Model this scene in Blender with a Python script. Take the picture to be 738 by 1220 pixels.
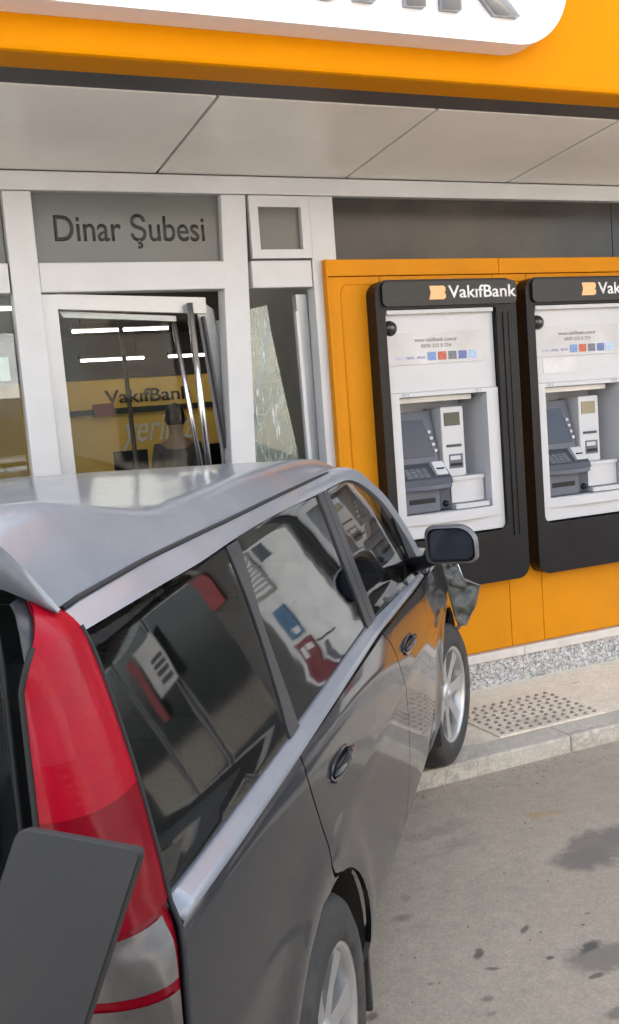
import bpy, bmesh, math, random
import numpy as np
from mathutils import Vector, Matrix
from mathutils.geometry import delaunay_2d_cdt
random.seed(7)
for o in list(bpy.data.objects): bpy.data.objects.remove(o)
S = bpy.context.scene
COL = S.collection
R_ = math.radians

# ------------------------------------------------------------------ camera
CAM_H = 1.744; CAM_YAW, CAM_PITCH, CAM_ROLL = R_(23.956), R_(5.808), R_(-4.312)
cy, sy, cp, sp = math.cos(CAM_YAW), math.sin(CAM_YAW), math.cos(CAM_PITCH), math.sin(CAM_PITCH)
fw = Vector((sy*cp, cy*cp, -sp)); rt = Vector((cy, -sy, 0)); upv = rt.cross(fw)
rx = rt*math.cos(CAM_ROLL) + upv*math.sin(CAM_ROLL); ux = -rt*math.sin(CAM_ROLL) + upv*math.cos(CAM_ROLL)
cd = bpy.data.cameras.new('camera'); cam = bpy.data.objects.new('camera', cd); COL.objects.link(cam)
cd.sensor_fit = 'VERTICAL'; cd.sensor_height = 24; cd.lens = 24*1200/1220
cd.clip_start = .02; cd.clip_end = 500
m3 = Matrix((rx, ux, -fw)).transposed()
cam.matrix_world = Matrix.Translation((0, 0, CAM_H)) @ m3.to_4x4()
S.camera = cam
# ------------------------------------------------------------------ sky, sun, exposure
SUN_EL, SUN_ROT = R_(31), R_(10)          # compass-like rotation of the sky's sun
w = bpy.data.worlds.new('World'); S.world = w; w.use_nodes = True
nt = w.node_tree; bgn = nt.nodes['Background']
sky = nt.nodes.new('ShaderNodeTexSky'); sky.sky_type = 'NISHITA'; sky.sun_disc = False
sky.sun_elevation = SUN_EL; sky.sun_rotation = SUN_ROT; sky.dust_density = 4; sky.air_density = 1.0
hs = nt.nodes.new('ShaderNodeHueSaturation'); hs.inputs['Saturation'].default_value = .45
nt.links.new(sky.outputs[0], hs.inputs['Color']); nt.links.new(hs.outputs[0], bgn.inputs['Color'])
bgn.inputs['Strength'].default_value = .15
sl = bpy.data.lights.new('sun', 'SUN'); sl.energy = 3.0; sl.angle = R_(.5); sl.color = (1, .98, .94)
sun = bpy.data.objects.new('sun', sl); COL.objects.link(sun)
sdir = Vector((math.sin(SUN_ROT)*math.cos(SUN_EL), math.cos(SUN_ROT)*math.cos(SUN_EL), math.sin(SUN_EL)))
sun.rotation_euler = (-sdir).to_track_quat('-Z', 'Y').to_euler()
S.render.engine = 'CYCLES'
S.view_settings.view_transform = 'Standard'; S.view_settings.look = 'None'
S.view_settings.gamma = 1; S.view_settings.exposure = 2.55; S.view_settings.use_curve_mapping = False
S.cycles.max_bounces = 10; S.cycles.transparent_max_bounces = 24; S.cycles.glossy_bounces = 6

# ------------------------------------------------------------------ materials
MATS = {}
def principled(name):
    m = bpy.data.materials.new(name); m.use_nodes = True
    return m, m.node_tree, m.node_tree.nodes['Principled BSDF']
def N(t, typ, **kw):
    n = t.nodes.new(typ)
    for k, v in kw.items():
        if k in n.bl_rna.properties: setattr(n, k, v)
        else: n.inputs[k].default_value = v
    return n
def mat(name, col, rough=.5, metal=0, coat=0, var=.12, scale=6, bump=0, bscale=60, dirt=0, rvar=.08, emis=None, es=0, spec=.5, detail=6):
    """procedural surface: base colour broken up by two noises, roughness variation, fine relief"""
    if name in MATS: return MATS[name]
    m, t, p = principled(name)
    tc = N(t, 'ShaderNodeTexCoord')
    n1 = N(t, 'ShaderNodeTexNoise', Scale=scale, Detail=detail, Roughness=.6); t.links.new(tc.outputs['Object'], n1.inputs['Vector'])
    mr = N(t, 'ShaderNodeMapRange'); mr.inputs['From Min'].default_value = .3; mr.inputs['From Max'].default_value = .7
    mr.inputs['To Min'].default_value = 1-var; mr.inputs['To Max'].default_value = 1+var
    t.links.new(n1.outputs['Fac'], mr.inputs['Value'])
    mx = N(t, 'ShaderNodeMix', data_type='RGBA', blend_type='MULTIPLY'); mx.inputs['Factor'].default_value = 1
    mx.inputs['A'].default_value = (*col, 1); t.links.new(mr.outputs[0], mx.inputs['B'])
    out = mx.outputs['Result']
    if dirt:
        n2 = N(t, 'ShaderNodeTexNoise', Scale=scale*.45, Detail=8, Roughness=.7); t.links.new(tc.outputs['Object'], n2.inputs['Vector'])
        r2 = N(t, 'ShaderNodeMapRange'); r2.inputs['From Min'].default_value = .48; r2.inputs['From Max'].default_value = .75; r2.inputs['To Max'].default_value = dirt
        t.links.new(n2.outputs['Fac'], r2.inputs['Value'])
        m2 = N(t, 'ShaderNodeMix', data_type='RGBA'); m2.inputs['B'].default_value = (.19, .165, .13, 1)
        t.links.new(r2.outputs[0], m2.inputs['Factor']); t.links.new(out, m2.inputs['A']); out = m2.outputs['Result']
    t.links.new(out, p.inputs['Base Color'])
    rr = N(t, 'ShaderNodeMapRange'); rr.inputs['To Min'].default_value = max(.02, rough-rvar); rr.inputs['To Max'].default_value = min(1, rough+rvar)
    t.links.new(n1.outputs['Fac'], rr.inputs['Value']); t.links.new(rr.outputs[0], p.inputs['Roughness'])
    p.inputs['Metallic'].default_value = metal; p.inputs['Coat Weight'].default_value = coat; p.inputs['Coat Roughness'].default_value = .04
    p.inputs['Specular IOR Level'].default_value = spec
    if bump:
        nb = N(t, 'ShaderNodeTexNoise', Scale=bscale, Detail=5); t.links.new(tc.outputs['Object'], nb.inputs['Vector'])
        b = N(t, 'ShaderNodeBump', Strength=bump, Distance=.01); t.links.new(nb.outputs['Fac'], b.inputs['Height']); t.links.new(b.outputs[0], p.inputs['Normal'])
    if emis: p.inputs['Emission Color'].default_value = (*emis, 1); p.inputs['Emission Strength'].default_value = es
    MATS[name] = m; return m
def glass_mat(name, tint, r0=.08, power=5., rough=.0, dust=0, wave=0):
    if name in MATS: return MATS[name]
    m = bpy.data.materials.new(name); m.use_nodes = True; t = m.node_tree; t.nodes.clear()
    out = N(t, 'ShaderNodeOutputMaterial')
    tr = N(t, 'ShaderNodeBsdfTransparent', Color=(*tint, 1)); gl = N(t, 'ShaderNodeBsdfGlossy', Roughness=rough, Color=(.95, .97, .98, 1))
    lw = N(t, 'ShaderNodeLayerWeight', Blend=.5)
    if wave:
        wt = N(t, 'ShaderNodeTexCoord'); wn = N(t, 'ShaderNodeTexNoise', Scale=3.5, Detail=2); t.links.new(wt.outputs['Object'], wn.inputs['Vector'])
        wb = N(t, 'ShaderNodeBump', Strength=wave, Distance=.02); t.links.new(wn.outputs['Fac'], wb.inputs['Height']); t.links.new(wb.outputs[0], gl.inputs['Normal'])
    pw = N(t, 'ShaderNodeMath', operation='POWER'); pw.inputs[1].default_value = power; t.links.new(lw.outputs['Facing'], pw.inputs[0])
    ml = N(t, 'ShaderNodeMath', operation='MULTIPLY_ADD'); ml.inputs[1].default_value = 1-r0; ml.inputs[2].default_value = r0
    t.links.new(pw.outputs[0], ml.inputs[0])
    mx = N(t, 'ShaderNodeMixShader'); t.links.new(ml.outputs[0], mx.inputs[0]); t.links.new(tr.outputs[0], mx.inputs[1]); t.links.new(gl.outputs[0], mx.inputs[2])
    last = mx.outputs[0]
    if dust:
        tc = N(t, 'ShaderNodeTexCoord'); nz = N(t, 'ShaderNodeTexNoise', Scale=5, Detail=9, Roughness=.7); t.links.new(tc.outputs['Object'], nz.inputs['Vector'])
        mr = N(t, 'ShaderNodeMapRange'); mr.inputs['From Min'].default_value = .4; mr.inputs['From Max'].default_value = .8; mr.inputs['To Max'].default_value = dust
        t.links.new(nz.outputs['Fac'], mr.inputs['Value'])
        df = N(t, 'ShaderNodeBsdfDiffuse', Color=(.35, .33, .3, 1)); m2 = N(t, 'ShaderNodeMixShader')
        t.links.new(mr.outputs[0], m2.inputs[0]); t.links.new(last, m2.inputs[1]); t.links.new(df.outputs[0], m2.inputs[2]); last = m2.outputs[0]
    t.links.new(last, out.inputs[0]); MATS[name] = m; return m

ORANGE = mat('orange_sheet', (.63, .24, .006), .5, spec=.1, var=.05, scale=3, rvar=.06, bump=.05, bscale=4, dirt=.05)
FASCIA = mat('orange_fascia', (.66, .24, .0), .5, spec=.05, var=.04, scale=2, dirt=.04)
WHITEP = mat('white_powder_coat', (.54, .55, .57), .35, var=.04, scale=4, dirt=.10)
SOFFIT = mat('soffit_metal', (.86, .83, .78), .32, var=.05, scale=2.2, dirt=.10, rvar=.07)
DARKTRIM = mat('dark_trim', (.05, .047, .05), .5, dirt=.08)
BLACKPL = mat('black_plastic', (.007, .0075, .010), .35, spec=.22, var=.15, dirt=.03)
BLACKMAT = mat('black_matte', (.01, .01, .01), .7)
ATMWHITE = mat('machine_white', (.52, .525, .545), .35, var=.03, dirt=.05)
ATMGREY = mat('machine_grey', (.115, .125, .155), .45, spec=.3, var=.06)
ATMDARK = mat('machine_dark_grey', (.06, .068, .088), .45, spec=.3)
SCREEN = mat('screen_glass', (.045, .055, .08), .14, spec=.3, var=.05)
PEACH = mat('logo_peach', (.86, .47, .22), .5, var=.02)
LETTER = mat('letter_white', (.85, .85, .85), .5, var=.02)
INK = mat('ink_dark', (.03, .028, .026), .6)
INKGREY = mat('ink_grey', (.25, .22, .20), .6)
GREYGLASS = mat('film_grey_glass', (.125, .132, .126), .16, spec=.3, var=.07, scale=2.5, dirt=.15, rvar=.05)
DARKGLASS = mat('film_dark_glass', (.032, .030, .027), .14, spec=.3, var=.25, scale=2.5, dirt=.2, rvar=.05)
ALU = mat('grey_aluminium', (.42, .43, .44), .35, metal=.35, var=.05)
CHROME = mat('brushed_steel', (.75, .76, .77), .22, metal=1, var=.05)
CLEAR = glass_mat('clear_glass', (.90, .93, .92), .06, 5, dust=.05)
CARGLASS = glass_mat('tinted_car_glass', (.20, .235, .24), .08, 3.9, rough=.03, dust=.012, wave=.03)
CARGLASSF = glass_mat('front_car_glass', (.45, .50, .48), .07, 5.0, rough=.02, dust=.03, wave=.04)
RUBBER = mat('tyre_rubber', (.032, .031, .030), .75, bump=.2, bscale=120, dirt=.35, scale=12)
ALLOY = mat('silver_alloy', (.50, .50, .50), .35, metal=.7, dirt=.15)
REDLENS = mat('red_lens', (.31, .002, .014), .22, spec=.1, coat=.1, var=.10, scale=9, dirt=.03, bump=.12, bscale=70)
REDDARK = mat('dark_red_lens', (.17, .002, .009), .22, spec=.1, coat=.1, var=.12, scale=9)
REDSHEEN = mat('red_lens_sheen', (.31, .010, .024), .24, spec=.1, coat=.1, var=.18, scale=7)  # red lens paled, a reflection put into the colour
CLEARLENS = mat('clear_lens', (.085, .075, .068), .25, coat=.1, var=.2, scale=14)
INTERIOR = mat('car_cloth', (.045, .048, .05), .85, bump=.2)
MIRROR = mat('mirror_glass', (.55, .57, .6), .03, metal=1, var=.02)
PANELGREY = mat('dark_grey_plastic', (.012, .0128, .0145), .55, var=.14, scale=9, dirt=.05, bump=.05)
SKIN = mat('skin', (.42, .26, .19), .55); HAIR = mat('dark_hair', (.015, .012, .01), .5); CLOTH = mat('dark_jacket', (.11, .10, .105), .9, bump=.2)
YELLOW = mat('yellow_wall', (.92, .60, .13), .6, var=.04)
CEILG = mat('grey_ceiling', (.06, .054, .05), .8); FLOORG = mat('grey_floor_tile', (.30, .29, .27), .35)
TUBE = mat('light_tube', (1, 1, 1), .5, emis=(1, .93, .80), es=2.4)
REDPOST = mat('red_print', (.36, .025, .03), .5); BLUEPOST = mat('blue_print', (.05, .16, .30), .5); MAROON = mat('maroon_print', (.20, .02, .03), .5)
PLASTER = mat('beige_plaster', (.42, .40, .37), .85, bump=.2, dirt=.2, scale=1.2); DARKWALL = mat('dark_wall', (.035, .032, .03), .7)
WINDOWDK = mat('dark_window', (.03, .035, .04), .08)

def paint():
    m, t, p = principled('dark_grey_car_paint')
    tc = N(t, 'ShaderNodeTexCoord')
    n1 = N(t, 'ShaderNodeTexNoise', Scale=3.5, Detail=8, Roughness=.65); t.links.new(tc.outputs['Object'], n1.inputs['Vector'])
    mr = N(t, 'ShaderNodeMapRange'); mr.inputs['From Min'].default_value = .45; mr.inputs['From Max'].default_value = .8; mr.inputs['To Max'].default_value = .07
    p.inputs['Specular IOR Level'].default_value = .15
    t.links.new(n1.outputs['Fac'], mr.inputs['Value'])
    mx = N(t, 'ShaderNodeMix', data_type='RGBA'); mx.inputs['A'].default_value = (.011, .0145, .022, 1); mx.inputs['B'].default_value = (.15, .145, .14, 1)
    t.links.new(mr.outputs[0], mx.inputs['Factor']); t.links.new(mx.outputs['Result'], p.inputs['Base Color'])
    p.inputs['Metallic'].default_value = .5; p.inputs['Roughness'].default_value = .42
    p.inputs['Coat Weight'].default_value = 1; p.inputs['Coat IOR'].default_value = 1.52
    rr = N(t, 'ShaderNodeMapRange'); rr.inputs['To Min'].default_value = .02; rr.inputs['To Max'].default_value = .09
    n2 = N(t, 'ShaderNodeTexNoise', Scale=9, Detail=8, Roughness=.7); t.links.new(tc.outputs['Object'], n2.inputs['Vector'])
    t.links.new(n2.outputs['Fac'], rr.inputs['Value']); t.links.new(rr.outputs[0], p.inputs['Coat Roughness'])
    return m
PAINT = paint()
def dust_sky_tint():  # dusty car paint paled further, sky reflection put into the colour
    m, t, p = principled('dust_sky_tint_paint')
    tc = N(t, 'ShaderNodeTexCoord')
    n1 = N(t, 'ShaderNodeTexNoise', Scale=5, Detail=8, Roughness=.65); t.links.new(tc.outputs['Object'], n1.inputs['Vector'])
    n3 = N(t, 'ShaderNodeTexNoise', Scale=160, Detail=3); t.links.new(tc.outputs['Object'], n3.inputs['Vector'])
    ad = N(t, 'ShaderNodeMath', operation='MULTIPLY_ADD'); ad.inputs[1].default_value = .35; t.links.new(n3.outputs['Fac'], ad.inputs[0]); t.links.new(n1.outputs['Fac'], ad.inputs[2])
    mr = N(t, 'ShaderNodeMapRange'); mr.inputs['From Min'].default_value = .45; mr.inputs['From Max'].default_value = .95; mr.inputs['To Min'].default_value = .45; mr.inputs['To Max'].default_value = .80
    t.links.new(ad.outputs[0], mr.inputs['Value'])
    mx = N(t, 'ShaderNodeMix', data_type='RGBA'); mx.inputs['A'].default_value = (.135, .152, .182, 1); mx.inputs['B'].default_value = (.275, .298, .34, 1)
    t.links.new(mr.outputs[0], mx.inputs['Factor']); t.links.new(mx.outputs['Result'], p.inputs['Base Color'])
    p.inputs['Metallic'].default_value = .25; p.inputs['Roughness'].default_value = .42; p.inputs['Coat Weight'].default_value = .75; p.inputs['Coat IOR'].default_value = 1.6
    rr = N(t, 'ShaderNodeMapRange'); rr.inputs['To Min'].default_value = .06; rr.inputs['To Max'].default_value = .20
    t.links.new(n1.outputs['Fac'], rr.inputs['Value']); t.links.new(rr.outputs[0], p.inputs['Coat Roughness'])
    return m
DUST_SKY_TINT = dust_sky_tint()
SKY_TINT = mat('sky_tint_rail_paint', (.32, .342, .385), .34, metal=.45, coat=.5, var=.06, scale=5, dirt=.05)  # car paint turned silver, sky reflection on the rails put into the colour
def granite():
    m, t, p = principled('speckled_granite'); tc = N(t, 'ShaderNodeTexCoord')
    v = N(t, 'ShaderNodeTexVoronoi', Scale=95); t.links.new(tc.outputs['Object'], v.inputs['Vector'])
    r = N(t, 'ShaderNodeValToRGB'); e = r.color_ramp.elements
    e[0].position = .0; e[0].color = (.16, .155, .15, 1); e[1].position = 1; e[1].color = (.62, .60, .58, 1)
    sep = N(t, 'ShaderNodeSeparateColor'); t.links.new(v.outputs['Color'], sep.inputs[0]); t.links.new(sep.outputs[0], r.inputs[0])
    n = N(t, 'ShaderNodeTexNoise', Scale=18, Detail=6); t.links.new(tc.outputs['Object'], n.inputs['Vector'])
    mx = N(t, 'ShaderNodeMix', data_type='RGBA', blend_type='OVERLAY'); mx.inputs['Factor'].default_value = .5
    t.links.new(r.outputs[0], mx.inputs['A']); t.links.new(n.outputs['Color'], mx.inputs['B'])
    h = N(t, 'ShaderNodeHueSaturation', Saturation=.25); t.links.new(mx.outputs['Result'], h.inputs['Color'])
    t.links.new(h.outputs[0], p.inputs['Base Color']); p.inputs['Roughness'].default_value = .45; return m
GRANITE = granite()
LEDGE = mat('pale_ledge_stone', (.62, .58, .54), .6, var=.1, scale=8, dirt=.15, bump=.15)
def ground_mat(name, base, alt, stains, sc=1.0, rough=.85, bump=.35):
    """stained paving: base with grains, large patches, and stains each with its own place (x,y), size, aspect, colour, strength"""
    m, t, p = principled(name); tc = N(t, 'ShaderNodeTexCoord'); L = t.links.new
    big = N(t, 'ShaderNodeTexNoise', Scale=.9*sc, Detail=8, Roughness=.65); L(tc.outputs['Object'], big.inputs['Vector'])
    mx = N(t, 'ShaderNodeMix', data_type='RGBA'); mx.inputs['A'].default_value = (*base, 1); mx.inputs['B'].default_value = (*alt, 1)
    r = N(t, 'ShaderNodeMapRange'); r.inputs['From Min'].default_value = .35; r.inputs['From Max'].default_value = .7; L(big.outputs['Fac'], r.inputs['Value']); L(r.outputs[0], mx.inputs['Factor'])
    g = N(t, 'ShaderNodeTexNoise', Scale=95, Detail=5, Roughness=.85); L(tc.outputs['Object'], g.inputs['Vector'])
    gr = N(t, 'ShaderNodeMapRange'); gr.inputs['From Min'].default_value = .3; gr.inputs['From Max'].default_value = .7; gr.inputs['To Min'].default_value = .78; gr.inputs['To Max'].default_value = 1.2; L(g.outputs['Fac'], gr.inputs['Value'])
    mid = N(t, 'ShaderNodeTexNoise', Scale=14, Detail=7, Roughness=.75); L(tc.outputs['Object'], mid.inputs['Vector'])
    mr = N(t, 'ShaderNodeMapRange'); mr.inputs['From Min'].default_value = .3; mr.inputs['From Max'].default_value = .72; mr.inputs['To Min'].default_value = .86; mr.inputs['To Max'].default_value = 1.1; L(mid.outputs['Fac'], mr.inputs['Value'])
    vo = N(t, 'ShaderNodeTexVoronoi', Scale=110); L(tc.outputs['Object'], vo.inputs['Vector']); vs_ = N(t, 'ShaderNodeSeparateColor'); L(vo.outputs['Color'], vs_.inputs[0])
    vr = N(t, 'ShaderNodeMapRange'); vr.inputs['To Min'].default_value = .93; vr.inputs['To Max'].default_value = 1.07; L(vs_.outputs[0], vr.inputs['Value'])
    m0 = N(t, 'ShaderNodeMath', operation='MULTIPLY'); L(gr.outputs[0], m0.inputs[0]); L(vr.outputs[0], m0.inputs[1])
    mm = N(t, 'ShaderNodeMath', operation='MULTIPLY'); L(m0.outputs[0], mm.inputs[0]); L(mr.outputs[0], mm.inputs[1])
    mul = N(t, 'ShaderNodeMix', data_type='RGBA', blend_type='MULTIPLY'); mul.inputs['Factor'].default_value = 1; L(mx.outputs['Result'], mul.inputs['A']); L(mm.outputs[0], mul.inputs['B'])
    col = mul.outputs['Result']
    # ragged coordinates for the stain edges
    dn = N(t, 'ShaderNodeTexNoise', Scale=9, Detail=5, Roughness=.7); L(tc.outputs['Object'], dn.inputs['Vector'])
    ds = N(t, 'ShaderNodeVectorMath', operation='SUBTRACT'); L(dn.outputs['Color'], ds.inputs[0]); ds.inputs[1].default_value = (.5, .5, .5)
    for (x, y, ra, rb, ang, c, k, soft) in stains:
        sc_ = N(t, 'ShaderNodeVectorMath', operation='SCALE'); L(ds.outputs[0], sc_.inputs[0]); sc_.inputs['Scale'].default_value = max(ra, rb)*1.1
        ad = N(t, 'ShaderNodeVectorMath', operation='ADD'); L(tc.outputs['Object'], ad.inputs[0]); L(sc_.outputs[0], ad.inputs[1])
        mp = N(t, 'ShaderNodeMapping', vector_type='TEXTURE'); mp.inputs['Location'].default_value = (x, y, 0); mp.inputs['Rotation'].default_value = (0, 0, R_(ang)); mp.inputs['Scale'].default_value = (ra, rb, 10)
        L(ad.outputs[0], mp.inputs['Vector'])
        ln = N(t, 'ShaderNodeVectorMath', operation='LENGTH'); L(mp.outputs[0], ln.inputs[0])
        q = N(t, 'ShaderNodeMapRange'); q.inputs['From Min'].default_value = 1; q.inputs['From Max'].default_value = 1-soft; q.inputs['To Max'].default_value = k; L(ln.outputs['Value'], q.inputs['Value'])
        sm = N(t, 'ShaderNodeMix', data_type='RGBA'); sm.inputs['B'].default_value = (*c, 1); L(q.outputs[0], sm.inputs['Factor']); L(col, sm.inputs['A']); col = sm.outputs['Result']
    L(col, p.inputs['Base Color']); p.inputs['Roughness'].default_value = rough
    b = N(t, 'ShaderNodeBump', Strength=bump, Distance=.006); L(g.outputs['Fac'], b.inputs['Height']); L(b.outputs[0], p.inputs['Normal'])
    MATS[name] = m; return m
OIL = (.045, .04, .036); WET = (.185, .163, .14)
ROADM = ground_mat('worn_asphalt', (.365, .308, .24), (.435, .368, .288), [
    (2.42, 2.97, .24, .13, 20, WET, .85, .35), (2.30, 2.93, .15, .075, 0, WET, .8, .4), (2.60, 2.98, .16, .12, 10, WET, .8, .4),
    (1.95, 2.35, .17, .09, -10, WET, .85, .4), (2.12, 2.32, .16, .10, 0, WET, .8, .4), (1.93, 2.43, .06, .026, 20, OIL, .7, .5), (1.84, 2.30, .035, .014, 0, OIL, .7, .5),
    (1.612, 2.576, .030, .020, 30, OIL, .75, .5), (1.625, 2.60, .016, .014, 0, OIL, .6, .5), (1.606, 2.49, .028, .012, -25, OIL, .65, .5), (1.826, 2.627, .042, .013, 35, OIL, .7, .5),
    (1.789, 2.448, .018, .013, 0, OIL, .75, .5), (1.502, 2.369, .025, .020, 0, OIL, .45, .6), (1.774, 2.13, .06, .03, 0, OIL, .5, .5), (2.06, 2.60, .012, .01, 0, OIL, .5, .5),
    (2.0, 2.55, .010, .008, 0, OIL, .6, .5), (1.525, 2.909, .05, .03, 0, (.13, .09, .07), .5, .7), (1.60, 3.02, .03, .03, 0, (.13, .10, .08), .35, .7), (1.17, 2.465, .03, .02, 20, OIL, .6, .5),
    (2.44, 3.335, .11, .030, -12, (.42, .25, .09), .55, .7), (2.39, 3.33, .035, .028, 0, (.45, .24, .07), .5, .7), (2.0, 3.45, .25, .06, 0, (.15, .13, .11), .35, .8), (1.95, 3.28, .2, .05, 10, (.16, .14, .12), .3, .9),
    (1.4, 2.52, .015, .01, 0, OIL, .4, .5), (1.47, 2.30, .02, .012, 0, OIL, .35, .5), (1.3, 2.9, .03, .02, 0, (.14, .12, .1), .5, .7)], 1.0)
WALKM = ground_mat('cream_paving', (.80, .715, .58), (.85, .76, .62), [(3.0, 4.1, .25, .12, 0, (.36, .32, .27), .4, .8), (3.6, 4.55, .05, .01, 0, OIL, .4, .5), (2.4, 4.0, .35, .15, 20, (.30, .27, .23), .45, .8)], 1.4, .8, .25)
KERBM = ground_mat('kerb_stone', (.50, .46, .39), (.62, .57, .49), [(2.3, 3.85, .5, .03, 0, (.22, .2, .17), .5, .8), (3.1, 3.85, .3, .03, 0, (.25, .22, .19), .5, .8)], 2.0, .8, .3)

# ------------------------------------------------------------------ mesh helpers
class MB:
    def __init__(s): s.v = []; s.f = []; s.smooth = []
    def add(s, vs, fs, smooth=False):
        k = len(s.v); s.v += [tuple(v) for v in vs]; s.f += [tuple(i+k for i in f) for f in fs]; s.smooth += [smooth]*len(fs); return s
    def box(s, x0, x1, y0, y1, z0, z1):
        return s.add([(x, y, z) for z in (z0, z1) for y in (y0, y1) for x in (x0, x1)], [(0,2,3,1),(4,5,7,6),(0,1,5,4),(2,6,7,3),(0,4,6,2),(1,3,7,5)])
    def bbox(s, x0, x1, y0, y1, z0, z1, b=.004):
        """box with all edges chamfered"""
        bm = bmesh.new(); bmesh.ops.create_cube(bm, size=1)
        for v in bm.verts: v.co = Vector(((x0+x1)/2+v.co.x*(x1-x0), (y0+y1)/2+v.co.y*(y1-y0), (z0+z1)/2+v.co.z*(z1-z0)))
        bmesh.ops.bevel(bm, geom=bm.edges[:], offset=min(b, .45*min(x1-x0, y1-y0, z1-z0)), segments=2, affect='EDGES', profile=.6)
        bm.verts.index_update(); s.add([v.co for v in bm.verts], [[v.index for v in f.verts] for f in bm.faces]); bm.free(); return s
    def prism(s, pts, axis, d0, d1, smooth=False):
        """extrude a 2-D outline: axis 'y' -> pts are (x,z); 'x' -> (y,z); 'z' -> (x,y)"""
        def P(p, d): return {'y': (p[0], d, p[1]), 'x': (d, p[0], p[1]), 'z': (p[0], p[1], d)}[axis]
        n = len(pts); vs = [P(p, d0) for p in pts]+[P(p, d1) for p in pts]
        return s.add(vs, [tuple(range(n)), tuple(range(2*n-1, n-1, -1))]+[(i, (i+1) % n, n+(i+1) % n, n+i) for i in range(n)], smooth)
    def hexa(s, q0, q1):
        """two quads joined"""
        return s.add(list(q0)+list(q1), [(0,1,2,3),(7,6,5,4),(0,4,5,1),(1,5,6,2),(2,6,7,3),(3,7,4,0)])
    def tube(s, pts, r, n=10, cap=True, smooth=True):
        pts = [Vector(p) for p in pts]; k = len(s.v); rs = r if isinstance(r, (list, tuple)) else [r]*len(pts)
        ref = None
        for i, p in enumerate(pts):
            d = (pts[min(i+1, len(pts)-1)]-pts[max(i-1, 0)]).normalized()
            a = d.orthogonal().normalized() if ref is None else (ref - d*ref.dot(d)).normalized(); ref = a; b = d.cross(a)
            s.v += [tuple(p+(a*math.cos(2*math.pi*j/n)+b*math.sin(2*math.pi*j/n))*rs[i]) for j in range(n)]
        for i in range(len(pts)-1):
            for j in range(n): s.f.append((k+i*n+j, k+i*n+(j+1) % n, k+(i+1)*n+(j+1) % n, k+(i+1)*n+j)); s.smooth.append(smooth)
        if cap: s.f += [tuple(k+j for j in range(n-1, -1, -1)), tuple(k+(len(pts)-1)*n+j for j in range(n))]; s.smooth += [False, False]
        return s
    def ring(s, prof, n=48, axis='y', c=(0,0,0), closed=False):
        """lathe: prof = [(r, h)], turned about the axis through c"""
        k = len(s.v)
        for i in range(n):
            t = 2*math.pi*i/n
            for r, h in prof:
                p = {'y': (r*math.cos(t), h, r*math.sin(t)), 'z': (r*math.cos(t), r*math.sin(t), h), 'x': (h, r*math.cos(t), r*math.sin(t))}[axis]
                s.v.append((p[0]+c[0], p[1]+c[1], p[2]+c[2]))
        m = len(prof)
        for i in range(n):
            for j in range(m if closed else m-1):
                a, b = j, (j+1) % m; i2 = (i+1) % n
                s.f.append((k+i*m+a, k+i*m+b, k+i2*m+b, k+i2*m+a)); s.smooth.append(True)
        return s
    def grid(s, fn, us, vs, smooth=True):
        k = len(s.v); nu, nv = len(us), len(vs)
        for u in us:
            for v in vs: s.v.append(tuple(fn(u, v)))
        for i in range(nu-1):
            for j in range(nv-1): s.f.append((k+i*nv+j, k+(i+1)*nv+j, k+(i+1)*nv+j+1, k+i*nv+j+1)); s.smooth.append(smooth)
        return s
    def build(s, name, m, parent=None, fix=True, solid=0):
        me = bpy.data.meshes.new(name); me.from_pydata(s.v, [], s.f); me.materials.append(m)
        me.polygons.foreach_set('use_smooth', s.smooth)
        if fix:
            bm = bmesh.new(); bm.from_mesh(me); bmesh.ops.recalc_face_normals(bm, faces=bm.faces[:]); bm.to_mesh(me); bm.free()
        me.update()
        o = bpy.data.objects.new(name, me); COL.objects.link(o)
        if parent: o.parent = parent
        if solid:
            md = o.modifiers.new('thickness', 'SOLIDIFY'); md.thickness = solid; md.offset = 0
        return o
def tag(o, label=None, cat=None, group=None, kind=None):
    if label: o['label'] = label
    if cat: o['category'] = cat
    if group: o['group'] = group
    if kind: o['kind'] = kind
    return o
def empty(name, loc=(0,0,0), label=None, cat=None, group=None):
    o = bpy.data.objects.new(name, None); COL.objects.link(o); o.location = loc; o.empty_display_size = .1
    return tag(o, label, cat, group)
def child(o, parent):
    """parent keeping world coordinates (empties stand at their base, meshes are written in world space)"""
    o.parent = parent; o.matrix_parent_inverse = parent.matrix_basis.inverted(); return o
def W(mb, name, m, parent=None, **kw):
    o = mb.build(name, m, None, **kw)
    if parent: child(o, parent)
    return o
def rrect(x0, x1, z0, z1, r, n=6):
    """rounded rectangle; r = one radius or four (bl, br, tr, tl)"""
    rr = r if isinstance(r, (tuple, list)) else (r,)*4; pts = []
    for (cx_, cz_, a0, q) in ((x0, z0, 180, rr[0]), (x1, z0, 270, rr[1]), (x1, z1, 0, rr[2]), (x0, z1, 90, rr[3])):
        ccx = cx_ + (q if cx_ == x0 else -q); ccz = cz_ + (q if cz_ == z0 else -q)
        if q <= 0: pts.append((cx_, cz_)); continue
        for i in range(n+1):
            t = R_(a0+90*i/n); pts.append((ccx+q*math.cos(t), ccz+q*math.sin(t)))
    return pts
def plate_hole(mb, outer, inner, y0, y1):
    """plate in the xz plane between two outlines of equal point count"""
    n = len(outer); vs = [(p[0], y0, p[1]) for p in outer]+[(p[0], y0, p[1]) for p in inner]+[(p[0], y1, p[1]) for p in outer]+[(p[0], y1, p[1]) for p in inner]
    fs = []
    for i in range(n):
        j = (i+1) % n
        fs += [(i, j, n+j, n+i), (2*n+i, 3*n+i, 3*n+j, 2*n+j), (i, 2*n+i, 2*n+j, j), (n+i, n+j, 3*n+j, 3*n+i)]
    return mb.add(vs, fs)
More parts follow.
